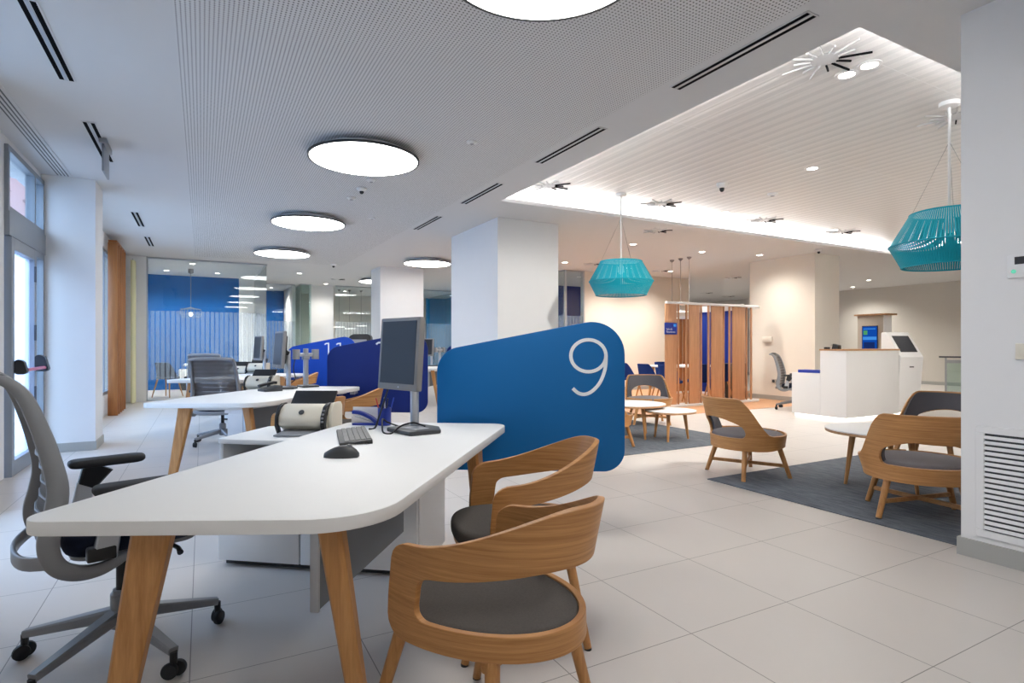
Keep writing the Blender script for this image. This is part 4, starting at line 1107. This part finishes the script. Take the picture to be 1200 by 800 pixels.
# scanners
sc = make_scanner('large cream document scanner on the front cabinet')
sc.location = (.545, 3.50, .692); sc.rotation_euler.z = facing(-.52, -.855)
copy_tree(sc, (.58, 3.49+PITCH, .692), facing(-.5, -.86), 'cream document scanner on the second desk cabinet')
copy_tree(sc, (.55, 3.52+2*PITCH, .692), facing(-.4, -.9), 'farthest cream document scanner, left of the others')
copy_tree(sc, (.80, 10.25, ZT), facing(-.4, -.9), 'cream document scanner standing on the third desk top')
for dy, lb in ((0, 'white papers in the open shelf of the front cabinet'), (PITCH, 'white papers in the open shelf of the second cabinet')):
    t = thing('paper_stack', lb, 'papers', (.07+.79*.24+.61*.2, 3.49-.61*.24+.79*.2+dy*1.0-(.03 if dy else 0), .47), math.atan2(-.61, .79), 'paper stacks in the cabinets')
    MB().box(-.10, .11, -.15, .14, 0, .03).build('sheets', M['paper'], t, smooth=0); MB().box(-.105, .10, -.14, .15, .03, .034, RZ(.06)).build('top_sheet', M['paper'], t, smooth=0)

# black machine showing over the screens
t = thing('copier', 'black machine with rounded top showing just above the blue screens', 'copier', (3.12, 12.9, 0), -.35)
MB().box(-.26, .26, -.28, .28, .04, 1.10, bev=.02).build('cabinet_body', M['charcoal'], t)
MB().prism(rpoly([(-.27, 1.10), (.27, 1.10), (.25, 1.45), (-.20, 1.45)], [.02, .02, .09, .14]), -.26, .26, RX(PI/2), bev=.01).build('scanner_lid', M['black'], t)
MB().box(-.15, .17, -.268, -.258, 1.2, 1.33).build('control_panel', M['grey_pl'], t, smooth=0)
MB().box(-.24, .24, -.26, .26, 0, .04).build('plinth', M['black'], t, smooth=0)

# ---- lounge
lc = make_lounge('lounge_chair', 'wooden lounge chair at the near corner of the front carpet, side view', 'chair', 'wooden lounge chairs with grey seats')
lc.location = (4.46, 3.62, 0); lc.rotation_euler.z = heading(.54, -.13)
copy_tree(lc, (4.45, 2.175, .008), heading(.80, .60), 'wooden lounge chair nearest the white wall end, back towards us')
copy_tree(lc, (6.10, 2.85, .008), heading(-1, -.05), 'lounge chair with dark grey back facing us, beyond the right coffee table')
copy_tree(lc, (6.05, 6.72, 0), heading(-.5, -.85), 'lounge chair with grey back facing us, behind the two small tables')
copy_tree(lc, (4.13, 5.37, .008), heading(.93, .36), 'lounge chair mostly hidden behind the screen marked 9')
make_coffee('white coffee table between the lounge chairs on the front carpet', (5.08, 2.74, .008), .43, .43, .48, 0, 3, 2.4, 'white coffee tables', frac=.55)
make_coffee('taller round coffee table, partly behind the screen marked 9', (4.98, 5.82, .008), .40, .40, .435, 0, 3, 2.4, 'white coffee tables')
make_coffee('lower round coffee table in front of the taller one', (5.22, 5.40, .008), .31, .31, .375, 0, 3, -2.45, 'white coffee tables')
make_pendant('teal cord pendant lamp hanging left of the booth', (5.05, 6.16, HC), HC-2.345)
make_pendant('teal cord pendant lamp at the right, half behind the white wall end', (5.62, 2.50, HC), HC-2.335)

# ---- slatted booth
bt = thing('slat_booth', 'open booth of pale oak boards with white rim and base', 'booth', (9.2, 8.2, 0))
def bx(name, m, x0, x1, y0, y1, z0, z1, bev=.004, parent=bt):
    return MB().box(x0-9.2, x1-9.2, y0-8.2, y1-8.2, z0, z1, bev=bev).build(name, M[m], parent)
o = rpoly([(7.76-9.2, -.03), (10.44-9.2, -.03), (10.56-9.2, .06), (10.56-9.2, .22), (8.05-9.2, .22)], [.03, .1, .06, .02, .05])
MB().prism(o, .004, .05, bev=.006).build('plinth', M['white_soft'], bt)
MB().prism(o, 2.0, 2.045, bev=.006).build('top_rim', M['white_soft'], bt)
for x0, x1 in ((7.81, 8.10), (8.44, 8.72), (9.05, 9.37), (9.67, 10.04)): bx('board', 'oak_pale', x0, x1, 8.2, 8.23, .05, 2.0)
for x0, x1 in ((8.14, 8.175), (8.355, 8.39), (8.76, 8.79), (8.96, 9.0), (9.40, 9.435), (9.57, 9.61), (10.09, 10.12), (10.23, 10.27)): bx('post', 'oak_pale', x0, x1, 8.205, 8.235, .05, 2.0)
rs = thing('rear_slat_screen', 'brown slatted screen seen through the first gap of the booth', 'screen', (9.2, 8.2, 0))
for k in range(4): bx('slat', 'oak_fin', 10.38+k*.135, 10.48+k*.135, 10.55, 10.58, .05, 1.86, parent=rs)
bx('base_rail', 'white_soft', 10.36, 10.93, 10.5, 10.64, .004, .05, parent=rs); bx('top_rail', 'white_soft', 10.36, 10.93, 10.5, 10.64, 1.86, 1.93, parent=rs)
bp_ = thing('blue_partition', 'deep blue partition closing the back of the booth', 'partition', (9.2, 8.2, 0))
bx('panel', 'bluedeep', 10.98, 11.02, 9.1, 10.4, .05, 2.02, .004, bp_); bx('plinth', 'white_soft', 10.95, 11.05, 9.05, 10.45, .004, .05, .004, bp_)
bx('rim', 'white_soft', 10.95, 11.05, 9.05, 10.45, 2.02, 2.16, .004, bp_)
t = thing('booth_sign', 'small blue sign with white words on the first booth board', 'sign', (7.93, 8.185, 1.41))
MB().box(-.155, .155, -.012, .014, 0, .225, bev=.003).build('plate', M['blueplastic'], t)
MB().box(.06, .125, -.0135, -.0115, .15, .20).build('emblem', M['scr_light'], t, smooth=0)
def text(body, size, m, parent, mat4, name='lettering'):
    cu = D.curves.new(name, 'FONT'); cu.body = body; cu.size = size; cu.extrude = .0006; cu.space_line = .95
    tmp = D.objects.new('tmp', cu); C.objects.link(tmp); me = D.meshes.new_from_object(tmp.evaluated_get(bpy.context.evaluated_depsgraph_get())); D.objects.remove(tmp)
    o = D.objects.new(name, me); C.objects.link(o); me.materials.clear(); me.materials.append(M[m]); o.parent = parent; o.matrix_local = mat4
    return o
text('Sala de\nReuniones', .055, 'numeral', t, T(-.13, -.0135, .085) @ RX(PI/2))
t = thing('waste_cabinet', 'narrow black cabinet inside the booth at its right end', 'cabinet', (10.40, 8.75, 0.004))
MB().box(-.16, .16, -.16, .16, .03, .78, bev=.01).build('body', M['black'], t); MB().box(-.14, .14, -.14, .14, 0, .03).build('plinth', M['charcoal'], t, smooth=0)
MB().box(-.165, .165, -.165, .165, .78, .80, bev=.005).build('lid', M['charcoal'], t)
t = thing('meeting_table', 'white topped table inside the slatted booth', 'table', (9.6, 9.45, .004))
MB().prism(rpoly([(-.85, -.4), (.85, -.4), (.85, .4), (-.85, .4)], .06), .715, .75, bev=.005).build('tabletop', M['white'], t)
for sx, sy in ((1, 1), (-1, 1), (1, -1), (-1, -1)): MB().bar((sx*.7, sy*.28, .715), (sx*.78, sy*.34, 0), .06, .05, .04, .035).build('leg', M['oak'], t)
dc = make_dining('dining_chair', 'blue chair nearest the booth corner, before the white table', 'chair', 'blue dining chairs at the booth table')
dc.location = (8.42, 8.72, .004); dc.rotation_euler.z = heading(1, .2)
for x, y, hx, hy, lb in ((8.40, 9.32, 1, 0, 'blue chair in the middle of the three left of the booth'), (8.45, 10.05, 1, -.1, 'blue chair farthest left, beside the screen marked 9'),
                         (9.2, 8.70, 0, 1, 'blue chair behind the second booth board'), (9.85, 8.72, -.1, 1, 'blue chair behind the booth boards at the right'), (9.6, 10.1, 0, -1, 'blue chair on the far side of the booth table')):
    copy_tree(dc, (x, y, .004), heading(hx, hy), lb)
for y, lb in ((8.95, 'disc pendant rightmost above the booth'), (9.2, 'disc pendant in the middle of three above the booth'), (9.46, 'disc pendant leftmost of three above the booth')):
    make_disc(lb, (9.2, y, H), {8.95: 1.0, 9.2: 1.14, 9.46: 1.27}[y], 'disc pendants above the booth', r=.17)

# ---- reception
t = thing('reception_counter', 'white two level reception counter with wood top', 'counter', (8.87, 5.35, 0))
MB().box(0, 1.50, 0, .43, .05, 1.115, bev=.006).build('high_body', M['white_soft'], t)
MB().box(-.01, 1.51, -.01, .44, 1.115, 1.14, bev=.004).build('wood_top', M['oak_top'], t)
MB().box(0, 1.05, .431, .94, .05, .74, bev=.006).build('low_body', M['white_soft'], t)
MB().box(.04, 1.46, .05, .90, 0, .05).build('plinth', M['white_soft'], t, smooth=0)
l = MB(); l.box(.025, .04, .03, .9, .012, .045); l.box(.04, 1.46, .03, .045, .012, .045); l.build('light_strip', M['warmled'], t, smooth=0)
t = thing('folder', 'blue folder on the low end of the reception counter', 'folder', (9.02, 6.02, .74), .1)
MB().prism(rpoly([(-.12, -.18), (.12, -.18), (.12, .18), (-.12, .18)], .01), 0, .05, bev=.003).build('cover', M['blueplastic'], t)
MB().box(-.11, .121, -.17, .17, .008, .042).build('papers', M['paper'], t, smooth=0)
t = thing('desk_terminal', 'small black card terminal on the wood counter top', 'terminal', (9.05, 5.62, 1.14), facing(-.2, .9))
MB().prism([(-.05, 0), (.05, 0), (.05, .06), (-.03, .085)], -.07, .07, RZ(PI/2) @ RX(PI/2), bev=.006).build('body', M['black'], t)
MB().box(-.05, .05, -.045, .0, .078, .081, RX(rad(17))).build('display', M['screen'], t, smooth=0)
t = thing('card_reader', 'tiny black reader beside the terminal on the counter', 'terminal', (8.96, 5.72, 1.14))
MB().box(-.04, .04, -.03, .03, 0, .03, bev=.006).build('body', M['black'], t); MB().box(-.03, .03, -.02, .02, .0295, .032).build('slot_plate', M['charcoal'], t, smooth=0)
# kiosk
t = thing('ticket_kiosk', 'white ticket kiosk with tilted touch screen beside the counter', 'kiosk', (10.70, 5.40, 0), facing(-.2, -.98))
rot = RZ(PI/2) @ RX(PI/2)
MB().prism(rpoly([(-.02, 0.05), (-.10, 1.0), (.17, 1.43), (.27, 1.43), (.27, .05)], [.01, .02, .02, .03, .01]), -.26, .26, rot, bev=.008).build('body', M['white_soft'], t)
MB().box(-.22, .22, .02, .24, 0, .05).build('plinth', M['white_soft'], t, smooth=0)
MB().box(-.22, .22, .006, .018, .012, .045).build('light_strip', M['warmled'], t, smooth=0)
tl = T(0, -.10, 1.0) @ RX(rad(-32.1))
MB().box(-.19, .19, -.004, .004, .10, .43, tl).build('bezel', M['black'], t, smooth=0)
MB().box(-.17, .17, -.0055, -.003, .125, .405, tl).build('display', M['screen'], t, smooth=0)
MB().box(-.05, .05, -.006, -.001, -.01, .01, T(0, -.087, .83) @ RX(rad(-5)), bev=.002).build('ticket_slot', M['charcoal'], t)
# totem
t = thing('display_totem', 'beige totem with wood cap and lit blue display behind the counter', 'sign', (15.0, 8.43, 0))
MB().box(0, .32, -.32, .32, .0, 1.96, bev=.004).build('body', M['taupe'], t)
MB().box(.0, .34, -.335, -.32, 0, 1.96).build('side_panel', M['white_soft'], t, smooth=0)
MB().box(-.06, .40, -.44, .38, 1.96, 2.0, bev=.004).build('cap', M['oak_top'], t)
s = MB().box(-.015, .001, -.19, .20, .95, 1.70, bev=.003).build('screen_casing', M['black'], t)
for nm, m, y0, y1, z0, z1 in (('display', 'scr_blue', -.175, .185, .97, 1.68), ('green_tile', 'scr_green', .06, .16, 1.47, 1.58), ('light_band', 'scr_light', -.165, .175, 1.34, 1.42), ('headline', 'scr_light', -.14, .16, 1.61, 1.63), ('dark_chart', 'scr_dark', -.12, .15, 1.02, 1.28)):
    MB().box(-.0165 if nm == 'display' else -.018, -.0151 if nm == 'display' else -.0166, y0, y1, z0, z1).build(nm, M[m], s, smooth=0)
# balustrade
t = thing('glass_balustrade', 'glass balustrade with dark handrail at the far right', 'railing', (16.3, 7.35, 0), math.atan2(-.9, .45))
MB().box(0, 3.0, -.006, .006, .06, .80).build('glass_panel', M['pane_tint'], t, smooth=0)
MB().box(-.12, 3.0, -.03, .03, .89, .93, bev=.008).build('handrail', M['charcoal'], t)
MB().box(0, 3.0, -.02, .02, .76, .84).build('middle_band', M['grey_pl'], t, smooth=0)
MB().box(0, 3.0, -.03, .03, 0, .06).build('base_rail', M['grey_pl'], t, smooth=0)
for x in (0.02, .72, 1.5, 2.3): MB().box(x-.02, x+.02, -.02, .02, 0, .90).build('post', M['grey_pl'], t, smooth=0)

# ---- blue meeting room and far office
t = thing('meeting_table', 'meeting table with slanted wood legs behind the striped glass', 'table', (.35, 16.2, 0))
MB().prism(rpoly([(-.75, -.55), (1.1, -.55), (1.1, .55), (-.75, .55)], .1), .70, .74, bev=.005).build('tabletop', M['white'], t)
for sx, sy in ((-.45, -.3), (.8, -.3), (-.45, .3), (.8, .3)):
    MB().bar((sx, sy, .70), (sx-.14*(1 if sx < 0 else -1), sy*1.2, 0), .11, .07, .06, .05, side=(1, 0, 0)).build('leg', M['oak'], t)
mc = make_dining('meeting_chair', 'navy chair leftmost behind the striped glass', 'chair', 'navy chairs in the blue meeting room', 'navyseat')
mc.location = (-.72, 15.5, 0); mc.rotation_euler.z = heading(.6, .8)
for x, y, hx, hy, lb in ((.1, 15.3, .2, 1, 'navy chair in the middle behind the striped glass'), (.75, 15.3, 0, 1, 'navy chair on the right behind the striped glass'), (.3, 17.1, 0, -1, 'navy chair on the far side of the meeting table')):
    copy_tree(mc, (x, y, 0), heading(hx, hy), lb)
t = thing('sideboard', 'low white sideboard with dark base by the blue wall', 'cabinet', (.2, 17.7, 0))
MB().box(-.75, .7, -.22, .28, .2, .55, bev=.006).build('body', M['white'], t); MB().box(-.72, .67, -.2, .26, 0, .2).build('base', M['charcoal'], t, smooth=0)
for x in (-.38, -.02, .34): MB().box(x-.175, x+.175, -.232, -.22, .22, .53, bev=.003).build('door', M['white_soft'], t)
t = thing('cage_pendant', 'wire cage pendant lamp in the blue meeting room', 'pendant lamp', (-.25, 16.3, H))
MB().lathe([(.06, -.0005), (.06, -.1), (.012, -.12)], 20).build('canopy', M['bezel'], t)
MB().tube([(0, 0, -.1), (0, 0, -1.1)], .006, 8).build('cord', M['bezel'], t)
w = MB()
for r, z in ((.10, -.98), (.22, -1.0), (.24, -1.12), (.20, -1.2)): w.tube([(r*math.cos(2*PI*k/32), r*math.sin(2*PI*k/32), z) for k in range(33)], .004, 6, cap=False)
for k in range(20):
    a = 2*PI*k/20; w.tube([(r*math.cos(a), r*math.sin(a), z) for r, z in ((.01, -.95), (.10, -.98), (.22, -1.0), (.24, -1.12), (.20, -1.2))], .003, 5)
w.build('wire_shade', M['bezel'], t); MB().lathe([(.03, -1.08), (.05, -1.12), (.03, -1.17), (.005, -1.18)], 16).build('bulb', M['discglow'], t)
for x, y, d, lb in ((4.1, 19.9, 1.25, 'dark disc pendant leftmost in the far office'), (4.45, 19.9, 1.3, 'dark disc pendant middle in the far office'), (4.85, 19.9, 1.2, 'dark disc pendant rightmost in the far office')):
    make_disc(lb, (x, y, H), d, 'dark disc pendants in the far office', glow=False, r=.2)

# ================================================================ LIGHT, SKY, CAMERA
w = D.worlds.new('World'); bpy.context.scene.world = w; w.use_nodes = True
bg = w.node_tree.nodes['Background']; bg.inputs['Color'].default_value = (.48, .66, 1.0, 1); bg.inputs['Strength'].default_value = 6.5
def portal(name, y0, y1, z0, z1, x):
    l = D.lights.new(name, 'AREA'); l.shape = 'RECTANGLE'; l.size = z1-z0; l.size_y = y1-y0; l.cycles.is_portal = True
    o = D.objects.new(name, l); C.objects.link(o); o.location = (x, (y0+y1)/2, (z0+z1)/2); o.rotation_euler = (0, -PI/2, 0)
for i, (a, b, z0, z1) in enumerate(((3.7, 5.2, .1, 3.0), (6.7, 8.05, 0, 3.02), (8.6, 13.0, .35, 2.85))):
    portal('daylight_portal', a, b, z0, z1, XL-.08)

cam = D.cameras.new('camera'); co = D.objects.new('camera', cam); C.objects.link(co)
cam.sensor_width = 36; cam.lens = 668/1200*36; cam.shift_y = 4.5/1200; cam.clip_start = .02
co.location = (0, 0, 1.2); co.rotation_euler = (PI/2, 0, -math.atan(363/668.))
S = bpy.context.scene; S.camera = co
S.view_settings.view_transform = 'Standard'; S.view_settings.look = 'None'; S.view_settings.gamma = 1; S.view_settings.exposure = 0.45
S.view_settings.use_curve_mapping = False
S.cycles.use_denoising = True; S.cycles.denoiser = 'OPENIMAGEDENOISE'
S.cycles.max_bounces = 8; S.cycles.diffuse_bounces = 5; S.cycles.glossy_bounces = 4; S.cycles.transparent_max_bounces = 16
S.cycles.sample_clamp_indirect = 8; S.cycles.caustics_reflective = False; S.cycles.caustics_refractive = False
